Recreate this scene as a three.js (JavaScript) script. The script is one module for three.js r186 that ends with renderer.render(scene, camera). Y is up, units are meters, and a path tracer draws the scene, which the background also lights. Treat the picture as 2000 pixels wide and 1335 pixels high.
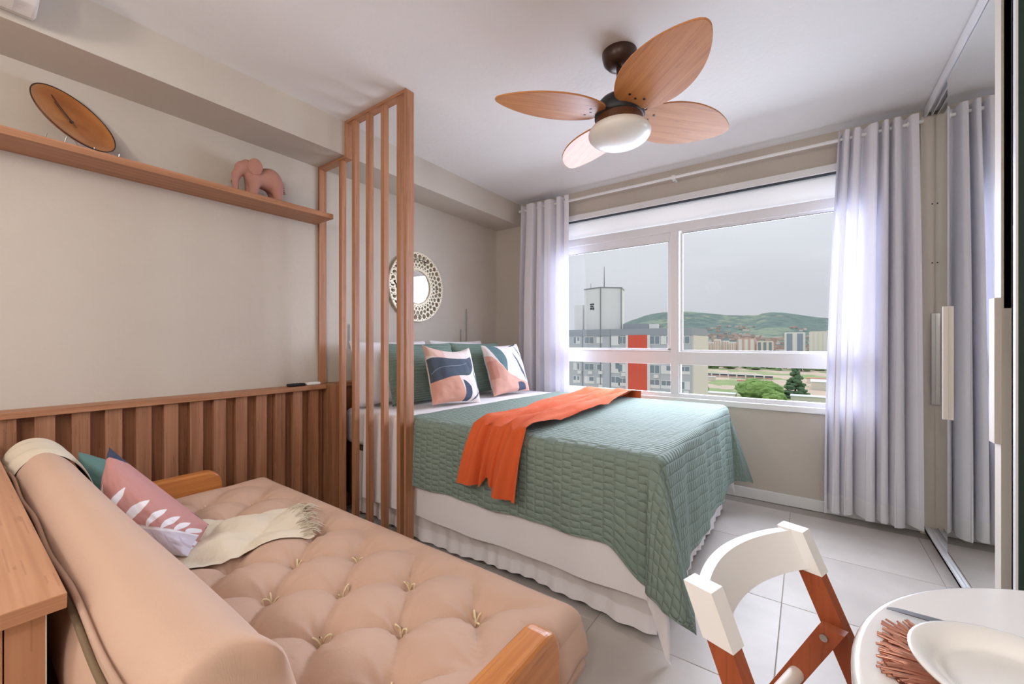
import * as THREE from 'three';
import { RoundedBoxGeometry } from 'three/addons/geometries/RoundedBoxGeometry.js';
import { mergeGeometries, mergeVertices, toCreasedNormals } from 'three/addons/utils/BufferGeometryUtils.js';
import { RectAreaLightUniformsLib } from 'three/addons/lights/RectAreaLightUniformsLib.js';
import { MarchingCubes } from 'three/addons/objects/MarchingCubes.js';

// ---------------------------------------------------------------- camera, sky, daylight, exposure
const scene = new THREE.Scene();
const camera = new THREE.PerspectiveCamera(2 * Math.atan(667.5 / 801.7) * 180 / Math.PI, 2000 / 1335, 0.05, 9000);
camera.position.set(0, 1.15, 0);
camera.rotation.y = 35.68 * Math.PI / 180;
const renderer = new THREE.WebGLRenderer();
renderer.toneMapping = THREE.LinearToneMapping;
renderer.toneMappingExposure = 1.0;
renderer.shadowMap.enabled = true;

{ // overcast sky: even cloud, paler toward the zenith as an overcast sky is, the same all round
  const w = 512, h = 256, d = new Float32Array(w * h * 4);
  for (let j = 0; j < h; j++) {
    const s = Math.max(0, Math.sin(((j + 0.5) / h - 0.5) * Math.PI));
    for (let i = 0; i < w; i++) {
      const a = i / w * Math.PI * 2;
      const c = 1 + 0.035 * Math.sin(3 * a + 9 * s) + 0.025 * Math.sin(7 * a - 14 * s + 1.7) + 0.02 * Math.sin(13 * a + 31 * s);
      const L = 0.64 * (1 + 0.9 * s) * c, k = (j * w + i) * 4;
      d[k] = L * 0.945; d[k + 1] = L * 0.985; d[k + 2] = L * 1.06; d[k + 3] = 1;
    }
  }
  const t = new THREE.DataTexture(d, w, h, THREE.RGBAFormat, THREE.FloatType);
  t.mapping = THREE.EquirectangularReflectionMapping; t.magFilter = THREE.LinearFilter; t.needsUpdate = true;
  scene.background = t;
}
{ // the sun behind thin cloud: a broad soft light through the window
  const sun = new THREE.DirectionalLight(0xfff6ea, 2.2);
  sun.position.set(-9, 21, -30); sun.target.position.set(-0.8, 0.6, -2);
  sun.castShadow = true; sun.shadow.radius = 130; sun.shadow.mapSize.set(2048, 2048);
  Object.assign(sun.shadow.camera, { left: -8, right: 8, top: 8, bottom: -8, near: 1, far: 80 });
  scene.add(sun, sun.target);
}
{ // daylight of the overcast sky filling the window opening
  RectAreaLightUniformsLib.init();
  const day = new THREE.RectAreaLight(0xdde8ff, 13.4, 4.4, 2.8);
  day.position.set(-0.9, 1.95, -4.45); day.lookAt(-0.9, 0.6, 0);
  scene.add(day);
}

// ---------------------------------------------------------------- helpers
let seedN = 12345;
const rnd = () => { seedN = (seedN * 1664525 + 1013904223) >>> 0; return seedN / 4294967296; };
const rr = (a, b) => a + (b - a) * rnd();
const lerp = (a, b, t) => a + (b - a) * t, clamp = (x, a = 0, b = 1) => Math.min(b, Math.max(a, x));
const sstep = (a, b, x) => { const t = clamp((x - a) / (b - a)); return t * t * (3 - 2 * t); };
const hash = (i, j, s = 0) => { let n = (i * 374761393 + j * 668265263 + s * 1274126177) | 0; n = Math.imul(n ^ (n >>> 13), 1274126177); return ((n ^ (n >>> 16)) >>> 0) / 4294967296; };
function vnoise(x, y, px = 4096, py = 4096, s = 0) {
  const i = Math.floor(x), j = Math.floor(y), f = x - i, g = y - j, a = f * f * (3 - 2 * f), b = g * g * (3 - 2 * g);
  const m = (n, p) => ((n % p) + p) % p;
  return lerp(lerp(hash(m(i, px), m(j, py), s), hash(m(i + 1, px), m(j, py), s), a), lerp(hash(m(i, px), m(j + 1, py), s), hash(m(i + 1, px), m(j + 1, py), s), a), b);
}
function fbm(x, y, px, py, o = 4, s = 0) { let v = 0, a = 0.5, n = 0; for (let k = 0; k < o; k++) { v += a * vnoise(x, y, px, py, s + k); n += a; x *= 2; y *= 2; px *= 2; py *= 2; a *= 0.5; } return v / n; }
const ni = (g) => { const r = g.index ? g.toNonIndexed() : g; for (const k of Object.keys(r.attributes)) if (!['position', 'normal', 'uv'].includes(k)) r.deleteAttribute(k); return r; };
function uvm(g0, grain = 'y', ou = rnd() * 3, ov = rnd() * 3) { // uv in metres, v along the grain
  const g = ni(g0), p = g.attributes.position, uv = new Float32Array(p.count * 2), A = new THREE.Vector3(), B = new THREE.Vector3(), C = new THREE.Vector3(), gi = 'xyz'.indexOf(grain);
  for (let t = 0; t < p.count; t += 3) {
    A.fromBufferAttribute(p, t); B.fromBufferAttribute(p, t + 1); C.fromBufferAttribute(p, t + 2);
    B.sub(A); C.sub(A); B.cross(C);
    const n = [Math.abs(B.x), Math.abs(B.y), Math.abs(B.z)], ax = n[0] >= n[1] && n[0] >= n[2] ? 0 : n[1] >= n[2] ? 1 : 2;
    const o = [0, 1, 2].filter((k) => k !== ax), vi = o.includes(gi) ? gi : o[1], ui = o.find((k) => k !== vi);
    for (let k = 0; k < 3; k++) { uv[(t + k) * 2] = p.getComponent(t + k, ui) + ou; uv[(t + k) * 2 + 1] = p.getComponent(t + k, vi) + ov; }
  }
  g.setAttribute('uv', new THREE.BufferAttribute(uv, 2));
  return g;
}
function bx(x0, x1, y0, y1, z0, z1, grain = 'y', r = 0) {
  const w = x1 - x0, h = y1 - y0, d = z1 - z0;
  const g = r ? new RoundedBoxGeometry(w, h, d, r > 0.008 ? 3 : 1, r) : new THREE.BoxGeometry(w, h, d);
  g.translate((x0 + x1) / 2, (y0 + y1) / 2, (z0 + z1) / 2);
  return uvm(g, grain);
}
function cyl(a, b, r0, r1 = r0, n = 16) { // cylinder from point a to point b
  const A = new THREE.Vector3(...a), B = new THREE.Vector3(...b), D = B.clone().sub(A), L = D.length();
  const g = new THREE.CylinderGeometry(r1, r0, L, n); g.translate(0, L / 2, 0);
  g.applyQuaternion(new THREE.Quaternion().setFromUnitVectors(new THREE.Vector3(0, 1, 0), D.normalize())); g.translate(...a);
  return ni(g);
}
const tube = (pts, r, n = 24, k = 6) => ni(new THREE.TubeGeometry(new THREE.CatmullRomCurve3(pts.map((p) => new THREE.Vector3(...p))), n, r, k));
const lathe = (pts, x, y, z, n = 40) => { const g = new THREE.LatheGeometry(pts.map(([a, b]) => new THREE.Vector2(a, b)), n); g.translate(x, y, z); return ni(g); };
function grid(nu, nv, fn, flip = false) { // fn(i/nu, j/nv) -> [x,y,z,u,v]
  const P = new Float32Array((nu + 1) * (nv + 1) * 3), T = new Float32Array((nu + 1) * (nv + 1) * 2), I = [];
  for (let j = 0; j <= nv; j++) for (let i = 0; i <= nu; i++) { const q = fn(i / nu, j / nv), k = j * (nu + 1) + i; P.set(q.slice(0, 3), k * 3); T.set([q[3] ?? i / nu, q[4] ?? j / nv], k * 2); }
  for (let j = 0; j < nv; j++) for (let i = 0; i < nu; i++) { const a = j * (nu + 1) + i, b = a + 1, c = a + nu + 1, d = c + 1; flip ? I.push(a, c, b, b, c, d) : I.push(a, b, c, b, d, c); }
  const g = new THREE.BufferGeometry(); g.setAttribute('position', new THREE.BufferAttribute(P, 3)); g.setAttribute('uv', new THREE.BufferAttribute(T, 2)); g.setIndex(I); g.computeVertexNormals();
  return g;
}
const used = {};
const numbered = (n) => { const k = used[n] = (used[n] ?? -1) + 1; return k ? n + '_' + String(k).padStart(3, '0') : n; };
function tag(o, label, category, group) { o.userData.label = label; o.userData.category = category; if (group) o.userData.group = group; return o; }
function mesh(name, g, m, parent = scene) {
  let geo = g;
  if (Array.isArray(g)) geo = g.length > 1 ? mergeGeometries(g.map(ni)) : g[0];
  const o = new THREE.Mesh(geo, m); o.name = parent === scene ? numbered(name) : name; o.castShadow = o.receiveShadow = true; parent.add(o);
  return o;
}
function thing(name, label, category, group) { const o = new THREE.Group(); o.name = numbered(name); tag(o, label, category, group); scene.add(o); return o; }
function struct(o) { o.userData.kind = 'structure'; return o; }
function sgroup(name) { const o = new THREE.Group(); o.name = name; scene.add(o); return struct(o); }
function settle(o) { // move a thing's origin to the middle of its base
  o.updateMatrixWorld(true);
  const b = new THREE.Box3().setFromObject(o, true), c = new THREE.Vector3((b.min.x + b.max.x) / 2, b.min.y, (b.min.z + b.max.z) / 2);
  if (o.isMesh) { o.geometry.translate(-c.x, -c.y, -c.z); o.position.add(c); return o; }
  for (const k of o.children) k.position.sub(c);
  o.position.add(c); return o;
}
function sdf(fn, c, half, res, mat0) { // closed surface of a distance field in a cube
  const mc = new MarchingCubes(res, mat0, false, false, 60000); mc.isolation = 0;
  for (let k = 0; k < res; k++) for (let j = 0; j < res; j++) for (let i = 0; i < res; i++)
    mc.field[i + j * res + k * res * res] = -fn((i - res / 2) / (res / 2) * half, (j - res / 2) / (res / 2) * half, (k - res / 2) / (res / 2) * half);
  mc.update();
  const n = mc.count, g = new THREE.BufferGeometry();
  g.setAttribute('position', new THREE.BufferAttribute(mc.positionArray.slice(0, n * 3), 3));
  const m = mergeVertices(g, 1e-4); m.scale(half, half, half); m.computeVertexNormals(); m.translate(...c);
  m.setAttribute('uv', new THREE.BufferAttribute(new Float32Array(m.attributes.position.count * 2), 2));
  return m;
}
const capd = (p, a, b, ra, rb) => { const ab = [b[0] - a[0], b[1] - a[1], b[2] - a[2]], ap = [p[0] - a[0], p[1] - a[1], p[2] - a[2]]; const t = clamp((ap[0] * ab[0] + ap[1] * ab[1] + ap[2] * ab[2]) / (ab[0] ** 2 + ab[1] ** 2 + ab[2] ** 2)); return Math.hypot(ap[0] - ab[0] * t, ap[1] - ab[1] * t, ap[2] - ab[2] * t) - lerp(ra, rb, t); };
const smin = (a, b, k) => { const h = clamp(0.5 + 0.5 * (b - a) / k); return lerp(b, a, h) - k * h * (1 - h); };
// soft cushion between four corner points (top left, top right, bottom right, bottom left, seen from its front)
function quadPillow(A, B, C, E, t, seed, n = 34, ridge = 0) {
  const V3 = (p) => new THREE.Vector3(...p), a = V3(A), b = V3(B), c = V3(C), e = V3(E), N = c.clone().sub(e).add(b).sub(a).cross(a.clone().sub(e).add(b).sub(c)).normalize(), q = new THREE.Vector3(), m = a.clone().add(b).add(c).add(e).multiplyScalar(0.25);
  const side = (s) => grid(n, n, (i, j) => {
    const f = (k) => { const u = k * 2 - 1; return (Math.sign(u) * Math.abs(u) ** 0.85 + 1) / 2; }, x = f(i), y = f(j), u = x * 2 - 1, v = y * 2 - 1, k = (1 - u * u) * (1 - v * v);
    q.set(0, 0, 0).addScaledVector(e, (1 - x) * (1 - y)).addScaledVector(c, x * (1 - y)).addScaledVector(a, (1 - x) * y).addScaledVector(b, x * y);
    q.lerp(m, 0.05 * ((1 - u * u) * v * v + (1 - v * v) * u * u));
    q.addScaledVector(N, s * (t / 2 * Math.pow(Math.max(0, k), 0.42) + Math.min(1, k * 4) * (0.026 * (fbm(u * 3 + seed * 5, v * 3, 64, 64, 4, seed) - 0.5) + (s > 0 ? ridge * Math.exp(-(((u + 0.42 - 0.1 * v) / 0.1) ** 2)) * sstep(1.0, 0.2, Math.abs(v)) : 0))));
    return [q.x, q.y, q.z, s > 0 ? i : 1 - i, j];
  }, s < 0);
  return mergeGeometries([side(1), side(-1)]);
}
// pillow: two bulging sides, pinched edges
function pillow(w, h, t, { pinch = 0.05, n = 28, seed = 1, wr = 0.006, sag = 0 } = {}) {
  const side = (s) => grid(n, n, (a, b) => {
    const u = a * 2 - 1, v = b * 2 - 1, pu = Math.sign(u) * Math.abs(u) ** 0.85, pv = Math.sign(v) * Math.abs(v) ** 0.85;
    let x = w / 2 * pu * (1 - pinch * (1 - pv * pv) * pu * pu), y = h / 2 * pv * (1 - pinch * (1 - pu * pu) * pv * pv);
    const e = Math.max(0, (1 - pu * pu) * (1 - pv * pv));
    let z = s * t / 2 * Math.pow(e, 0.42);
    const k = Math.min(1, e * 4);
    z += s * k * wr * (fbm(u * 3 + seed * 7, v * 3 + s, 64, 64, 4, seed) - 0.5) * 4;
    y -= sag * (1 - pu * pu) * (0.5 + 0.5 * pv);
    return [x, y, z, s > 0 ? a : 1 - a, b];
  }, s < 0);
  const g = mergeGeometries([side(1), side(-1)]); return g;
}
function orient(o, normal, up = [0, 1, 0], pos) { // local z -> normal
  const Z = new THREE.Vector3(...normal).normalize(), X = new THREE.Vector3(...up).cross(Z).normalize(), Y = Z.clone().cross(X);
  o.quaternion.setFromRotationMatrix(new THREE.Matrix4().makeBasis(X, Y, Z)); if (pos) o.position.set(...pos); return o;
}

// ---------------------------------------------------------------- textures and materials
function tex(w, h, fn, srgb = true, rep) {
  const d = new Uint8Array(w * h * 4);
  for (let j = 0; j < h; j++) for (let i = 0; i < w; i++) { const c = fn(i / w, j / h), k = (j * w + i) * 4; for (let q = 0; q < 3; q++) d[k + q] = clamp(Array.isArray(c) ? c[q] : c) * 255; d[k + 3] = 255; }
  const t = new THREE.DataTexture(d, w, h); t.wrapS = t.wrapT = THREE.RepeatWrapping; t.magFilter = THREE.LinearFilter; t.minFilter = THREE.LinearMipmapLinearFilter; t.generateMipmaps = true;
  if (srgb) t.colorSpace = THREE.SRGBColorSpace; if (rep) t.repeat.set(...rep); t.needsUpdate = true; return t;
}
const mix3 = (a, b, t) => [0, 1, 2].map((k) => lerp(a[k], b[k], clamp(t)));
const S = (r, g, b) => [r / 255, g / 255, b / 255];
function woodTex(a, b, dark, s) { // grain along v; 0.5 m x 1.6 m
  return tex(256, 512, (u, v) => {
    const warp = fbm(u * 4, v * 3, 4, 3, 3, s) * 1.6, r = Math.sin((u * 9 + warp + 0.5 * fbm(u * 3, v * 2, 3, 2, 2, s + 9)) * Math.PI * 2) * 0.5 + 0.5;
    const fine = fbm(u * 90, v * 5, 90, 5, 3, s + 3), pore = vnoise(u * 200, v * 16, 200, 16, s + 5) > 0.86 ? 1 : 0;
    let c = mix3(a, b, 0.3 * r + 0.9 * (fine - 0.2));
    return mix3(c, dark, pore * 0.28 + 0.25 * sstep(0.62, 0.8, fbm(u * 14, v * 2, 14, 2, 3, s + 7)));
  }, true, [1 / 0.5, 1 / 1.6]);
}
const std = (o) => new THREE.MeshStandardMaterial(o), phys = (o) => new THREE.MeshPhysicalMaterial(o);
const wood = (a, b, d, s, rough = 0.5, tint = 0xffffff) => std({ map: woodTex(a, b, d, s), color: tint, roughness: rough });
const weave = tex(128, 128, (u, v) => 0.5 + 0.25 * Math.sin(u * 32 * Math.PI * 2) * Math.sin(v * 32 * Math.PI * 2) + 0.35 * (fbm(u * 24, v * 24, 24, 24, 2, 3) - 0.5), false, [1 / 0.05, 1 / 0.05]);
const plaster = tex(256, 256, (u, v) => fbm(u * 20, v * 20, 20, 20, 4, 11), false, [1 / 0.4, 1 / 0.4]);
const wallMap = (c, amt, s) => tex(256, 256, (u, v) => { const n = (fbm(u * 3, v * 3, 3, 3, 5, s) - 0.5) * amt; return c.map((q) => q + n); }, true, [1 / 1.7, 1 / 1.7]);
const M = {
  wall: std({ map: wallMap(S(204, 195, 183), 0.05, 21), roughness: 0.85, bumpMap: plaster, bumpScale: 0.0006 }),
  ceiling: std({ map: wallMap(S(236, 235, 234), 0.025, 22), roughness: 0.9, bumpMap: plaster, bumpScale: 0.0008 }),
  white: std({ color: 0xeeeeec, roughness: 0.45 }),
  whiteGloss: phys({ color: 0xf2f1ee, roughness: 0.18, clearcoat: 0.5, clearcoatRoughness: 0.1 }),
  alu: std({ color: 0xe9e9ec, roughness: 0.4, metalness: 0.05 }),
  blind: phys({ color: 0xf1f0ee, roughness: 0.95, transmission: 0.045, thickness: 0, side: THREE.DoubleSide }),
  seal: std({ color: 0x3a3d40, roughness: 0.7 }),
  glass: phys({ color: 0xffffff, transmission: 1, roughness: 0, thickness: 0, ior: 1.45, specularIntensity: 0.4 }),
  woodPanel: wood(S(182, 132, 100), S(146, 99, 70), S(100, 63, 42), 31, 0.5),
  woodPanel2: wood(S(174, 124, 92), S(138, 92, 64), S(94, 58, 38), 33, 0.5),
  woodFrame: wood(S(188, 135, 100), S(154, 104, 72), S(106, 66, 42), 35, 0.48),
  woodCounter: wood(S(204, 152, 116), S(174, 120, 86), S(126, 80, 54), 37, 0.42),
  woodArm: wood(S(212, 142, 80), S(188, 114, 56), S(144, 80, 38), 39, 0.32),
  woodChair: wood(S(172, 92, 56), S(146, 70, 40), S(104, 46, 26), 41, 0.4),
  woodFan: wood(S(210, 146, 88), S(184, 113, 58), S(142, 82, 40), 43, 0.42),
  sofa: std({ map: wallMap(S(207, 173, 151), 0.03, 45), roughness: 0.85, bumpMap: weave, bumpScale: 0.0004 }),
  sheet: std({ color: 0xf0ecee, roughness: 0.9, bumpMap: weave, bumpScale: 0.0002 }),
  skirt: phys({ color: 0xe9e3e0, roughness: 0.9, bumpMap: weave, bumpScale: 0.0002, transmission: 0.15, thickness: 0 }),
  cream: std({ map: wallMap(S(236, 223, 200), 0.06, 47), roughness: 0.95, bumpMap: weave, bumpScale: 0.0012 }),
  orange: phys({ color: 0xd9602f, roughness: 0.9, sheen: 0.6, sheenColor: new THREE.Color(0xffb08a), sheenRoughness: 0.5, bumpMap: weave, bumpScale: 0.0008 }),
  curtain: phys({ color: 0xf1eff6, roughness: 0.95, transmission: 0.16, thickness: 0, bumpMap: weave, bumpScale: 0.0004 }),
  hem: phys({ color: 0xf8f7fa, roughness: 0.95, transmission: 0.3, thickness: 0, bumpMap: weave, bumpScale: 0.0004 }),
  mirror: std({ color: 0xf2f5f4, metalness: 1, roughness: 0.015 }),
  beige: std({ color: 0xe2d8cb, roughness: 0.5 }),
  carcass: std({ color: 0xd8d8d4, roughness: 0.55 }),
  darkGlass: phys({ color: 0x33433d, roughness: 0.5, specularIntensity: 0.3 }),
  chrome: std({ color: 0xb9bcbe, metalness: 1, roughness: 0.28 }),
  steel: std({ color: 0x9a9c9e, metalness: 1, roughness: 0.35 }),
  black: std({ color: 0x16171a, roughness: 0.45 }),
  brown: std({ color: 0x3f2a20, roughness: 0.35, metalness: 0.3 }),
  darkBase: std({ color: 0x4a3322, roughness: 0.8 }),
  copper: std({ color: 0xd29a84, metalness: 0.7, roughness: 0.3 }),
  clay: std({ map: wallMap(S(184, 134, 120), 0.06, 51), roughness: 0.85, bumpMap: plaster, bumpScale: 0.001 }),
  opal: phys({ color: 0xf1efe9, roughness: 0.35, clearcoat: 0.3 }),
  goldWhite: std({ color: 0xe9e0c6, roughness: 0.45, metalness: 0.15 }),
};
for (const k of ['sofa', 'sheet', 'skirt', 'cream', 'orange', 'curtain', 'hem', 'glass', 'clay']) M[k].side = THREE.DoubleSide;

// ---------------------------------------------------------------- the room
const W = -2.706, RX = 1.2, D = -3.482, BZ = 2.3, H = 2.553, BX = -2.391, BS = 2.338;
{ // floor: porcelain tiles on a grout bed
  const fl = sgroup('floor');
  const tileMap = (s) => tex(256, 256, (u, v) => { const n = fbm(u * 4, v * 4, 4, 4, 5, s), m = fbm(u * 14, v * 5, 14, 5, 3, s + 4); return mix3(S(214, 206, 199), S(192, 184, 176), n * 1.2 - 0.2 + 0.35 * (m - 0.5)); }, true, [1 / 0.9, 1 / 0.9]);
  const mats = [61, 62, 63].map((s) => std({ map: tileMap(s), roughness: 0.42 }));
  mesh('grout', bx(W - 0.1, RX + 0.1, -0.2, -0.003, D - 0.1, BZ + 0.1, 'z'), std({ color: 0xb0a9a0, roughness: 0.95 }), fl);
  const gap = 0.0016, tx = 0.622, tz = 0.595; let k = 0;
  for (let i = -6; i <= 1; i++) for (let j = -3; j <= 6; j++) {
    const x0 = Math.max(W, 0.532 + i * tx + gap), x1 = Math.min(RX, 0.532 + (i + 1) * tx - gap), z1 = Math.min(BZ, -1.57 + (j + 1) * tz - gap), z0 = Math.max(D, -1.57 + j * tz + gap);
    if (x1 - x0 > 0.01 && z1 - z0 > 0.01) mesh('tile', bx(x0, x1, -0.012, 0, z0, z1, j % 2 ? 'x' : 'z', 0.0012), mats[Math.floor(hash(i + 9, j + 9) * 3)], fl);
  }
}
struct(mesh('ceiling', bx(W - 0.12, RX + 0.12, H, H + 0.18, D - 0.15, BZ + 0.12), M.ceiling));
struct(mesh('wall_left', bx(W - 0.12, W, -0.1, H + 0.05, D - 0.15, BZ + 0.12), M.wall));
struct(mesh('wall_right', bx(RX, RX + 0.12, -0.1, H + 0.05, D - 0.15, BZ + 0.12), M.wall));
struct(mesh('wall_back', bx(W - 0.05, RX + 0.05, -0.1, H + 0.05, BZ, BZ + 0.12), M.wall));
const WX0 = -2.0, WX1 = 0.36, WY0 = 0.69, WY1 = 2.325;
struct(mesh('wall_window', [bx(W - 0.02, WX0, -0.1, H + 0.02, D - 0.15, D), bx(WX1, RX + 0.02, -0.1, H + 0.02, D - 0.15, D), bx(WX0, WX1, -0.1, WY0, D - 0.15, D), bx(WX0, WX1, WY1, H + 0.02, D - 0.15, D)], M.wall));
struct(mesh('trim_1', bx(W - 0.01, BX, BS, H + 0.01, D - 0.01, BZ + 0.01), M.wall)); // the beam along the left wall
struct(mesh('baseboard_window', bx(W, 0.6, 0, 0.078, D, D + 0.014, 'x', 0.004), M.white));

{ // window: fixed lower lights, two upper sashes
  const w = sgroup('window_1'), z0 = D - 0.032, z1 = D + 0.006;
  mesh('window_frame', [bx(WX0, WX0 + 0.06, WY0, 2.105, z0, z1), bx(WX1 - 0.06, WX1, WY0, 2.105, z0, z1), bx(WX0, WX1, 2.045, 2.115, z0, z1, 'x', 0.004), bx(WX0, WX1, 0.69, 0.735, z0, z1, 'x', 0.004)], M.alu, w);
  mesh('window_trim', [bx(WX0 - 0.03, WX1 + 0.03, 2.286, 2.335, D - 0.02, D + 0.02, 'x', 0.004), bx(WX0 - 0.03, WX0 + 0.005, 0.69, 2.3, D - 0.02, D + 0.012), bx(WX1 - 0.005, WX1 + 0.03, 0.69, 2.3, D - 0.02, D + 0.012)], M.white, w);
  mesh('transom', [bx(WX0, WX1, 0.967, 1.072, z0, z1, 'x', 0.004), bx(WX0, -0.9, 1.072, 1.083, z0 + 0.01, z1 + 0.006, 'x', 0.002)], M.alu, w);
  mesh('mullion', [bx(-0.903, -0.838, 0.735, 2.05, z0, z1 + 0.004, 'y', 0.004), bx(-0.83, -0.812, 1.08, 2.03, z0, z1 - 0.012, 'y', 0.003), bx(-0.838, -0.826, 0.74, 0.967, z0, z1 - 0.008)], M.alu, w);
  mesh('sash', [bx(WX0 + 0.06, -0.9, 1.972, 2.046, z0 + 0.006, z1 - 0.012, 'x', 0.003), bx(-0.93, -0.9, 1.08, 1.98, z0 + 0.006, z1 - 0.012, 'y', 0.003), bx(WX0 + 0.06, -0.9, 1.083, 1.096, z0 + 0.006, z1 - 0.012, 'x')], M.alu, w);
  mesh('sash', [bx(-0.826, WX1 - 0.06, 2.026, 2.046, z0 + 0.002, z1 - 0.018, 'x', 0.003), bx(-0.826, WX1 - 0.06, 1.072, 1.086, z0 + 0.002, z1 - 0.018, 'x')], M.alu, w);
  mesh('gasket', [bx(WX0 + 0.06, -0.93, 1.9695, 1.9735, z1 - 0.012, z1 - 0.01, 'x'), bx(-0.812, WX1 - 0.06, 2.0235, 2.0275, z1 - 0.018, z1 - 0.016, 'x')], M.seal, w);
  mesh('latch', bx(-0.935, -0.917, 1.985, 2.005, z1 - 0.012, z1 - 0.001, 'x', 0.003), M.white, w);
  for (const [a, b, c, d, z] of [[WX0 + 0.06, -0.92, 1.09, 1.975, D - 0.015], [-0.82, WX1 - 0.06, 1.08, 2.03, D - 0.02], [WX0 + 0.06, -0.9, 0.735, 0.967, D - 0.014], [-0.83, WX1 - 0.06, 0.735, 0.967, D - 0.014]]) {
    const g = new THREE.PlaneGeometry(b - a, d - c); g.translate((a + b) / 2, (c + d) / 2, z); mesh('pane', g, M.glass, w);
  }
  mesh('window_sill', bx(WX0 - 0.05, WX1 + 0.05, 0.662, 0.705, D - 0.05, D + 0.03, 'x', 0.006), M.white, w);
}
{ // roller blind rolled up in the head of the window
  const t = thing('roller_blind', 'white roller blind rolled up above the window panes', 'blind');
  const pr = []; for (let k = 0; k <= 20; k++) { const a = -Math.PI / 2 + k / 20 * Math.PI; pr.push([Math.cos(a) * 0.075, Math.sin(a) * 0.081]); }
  mesh('blind_roll', grid(1, 20, (a, b) => { const [q, y] = pr[Math.round(b * 20)]; const s = 0.62; return [lerp(WX0 + 0.01, WX1 - 0.01, a), 2.199 + y, D - 0.045 + q * s]; }), M.blind, t);
  mesh('head_slot', bx(WX0 + 0.005, WX1 - 0.005, 2.2815, 2.286, D - 0.06, D + 0.003, 'x'), M.seal, t);
  settle(t);
}

{ // curtain rod
  const t = thing('curtain_rod', 'thin white curtain rod running above the whole window', 'curtain rod');
  const y = 2.452, z = -3.385;
  mesh('rod', cyl([-2.31, y, z], [0.56, y, z], 0.0105), M.white, t);
  for (const x of [-2.31]) mesh('finial', lathe([[0.0, 0], [0.012, 0.004], [0.017, 0.016], [0.012, 0.028], [0.008, 0.032], [0.014, 0.038], [0.014, 0.05], [0, 0.052]], 0, 0, 0, 16).rotateZ(Math.PI / 2).translate(x + 0.02, y, z), M.white, t);
  for (const x of [-2.24, -0.857, 0.5]) mesh('bracket', [cyl([x, y - 0.004, z], [x, y - 0.004, D], 0.008), cyl([x - 0.012, y, z], [x + 0.012, y, z], 0.017), cyl([x, y - 0.02, z], [x, y - 0.032, z], 0.009, 0.005)], M.white, t);
  settle(t);
}
function curtain(label, xt0, xt1, xb0, xb1, folds, ph, grommetX) {
  const t = thing('curtain', label, 'curtain', 'grey curtains at the window');
  const y1 = 2.492, y0 = 0.058, hy = 0.165, zc = -3.372;
  const P = (a, y) => {
    const k = (y1 - y) / (y1 - y0), w = 0.035 * Math.sin(a * 17 + ph) * k + 0.02 * Math.sin(a * 41 + k * 3), s = a + w * 0.7 / folds + 0.16 / folds * Math.sin(a * 13 + ph * 2);
    const amp = lerp(0.036, 0.062, sstep(0, 0.4, k)) * (1 + 0.25 * Math.sin(a * 9 + ph)), c = Math.cos(s * folds * Math.PI * 2 + ph);
    const zz = 1 - 2 * Math.pow(0.5 - 0.5 * c, 3.6);
    const x = lerp(lerp(xt0, xt1, a), lerp(xb0, xb1, a), Math.sin(k * Math.PI / 2)) + 0.012 * Math.sin(s * folds * Math.PI * 4 + ph) * k;
    return [x, y + (k > 0.99 ? 0.006 * Math.sin(a * 23) : 0), Math.max(D + 0.016, zc + amp * zz + 0.012 * k * Math.sin(a * 7 + ph))];
  };
  mesh('cloth', grid(folds * 20, 44, (a, b) => { const y = lerp(y0 + hy - 0.05, y1, b); return [...P(a, y), a * 2.2, y]; }), M.curtain, t);
  mesh('hem', grid(folds * 20, 4, (a, b) => { const y = lerp(y0, y0 + hy - 0.05, b); return [...P(a, y), a * 2.2, y]; }), M.hem, t);
  for (const x of grommetX) mesh('grommet', ni(new THREE.TorusGeometry(0.019, 0.005, 8, 20)).rotateY(0.9).translate(x, 2.452, zc + 0.022), M.chrome, t);
  settle(t);
}
curtain('pale grey curtain hanging between the bed head and the window', -2.285, -1.765, -2.3, -1.745, 5, 0.6, [-1.79]);
curtain('pale grey curtain hanging beside the mirrored wardrobe', 0.165, 0.535, 0.085, 0.55, 6, 2.2, []);

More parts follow.
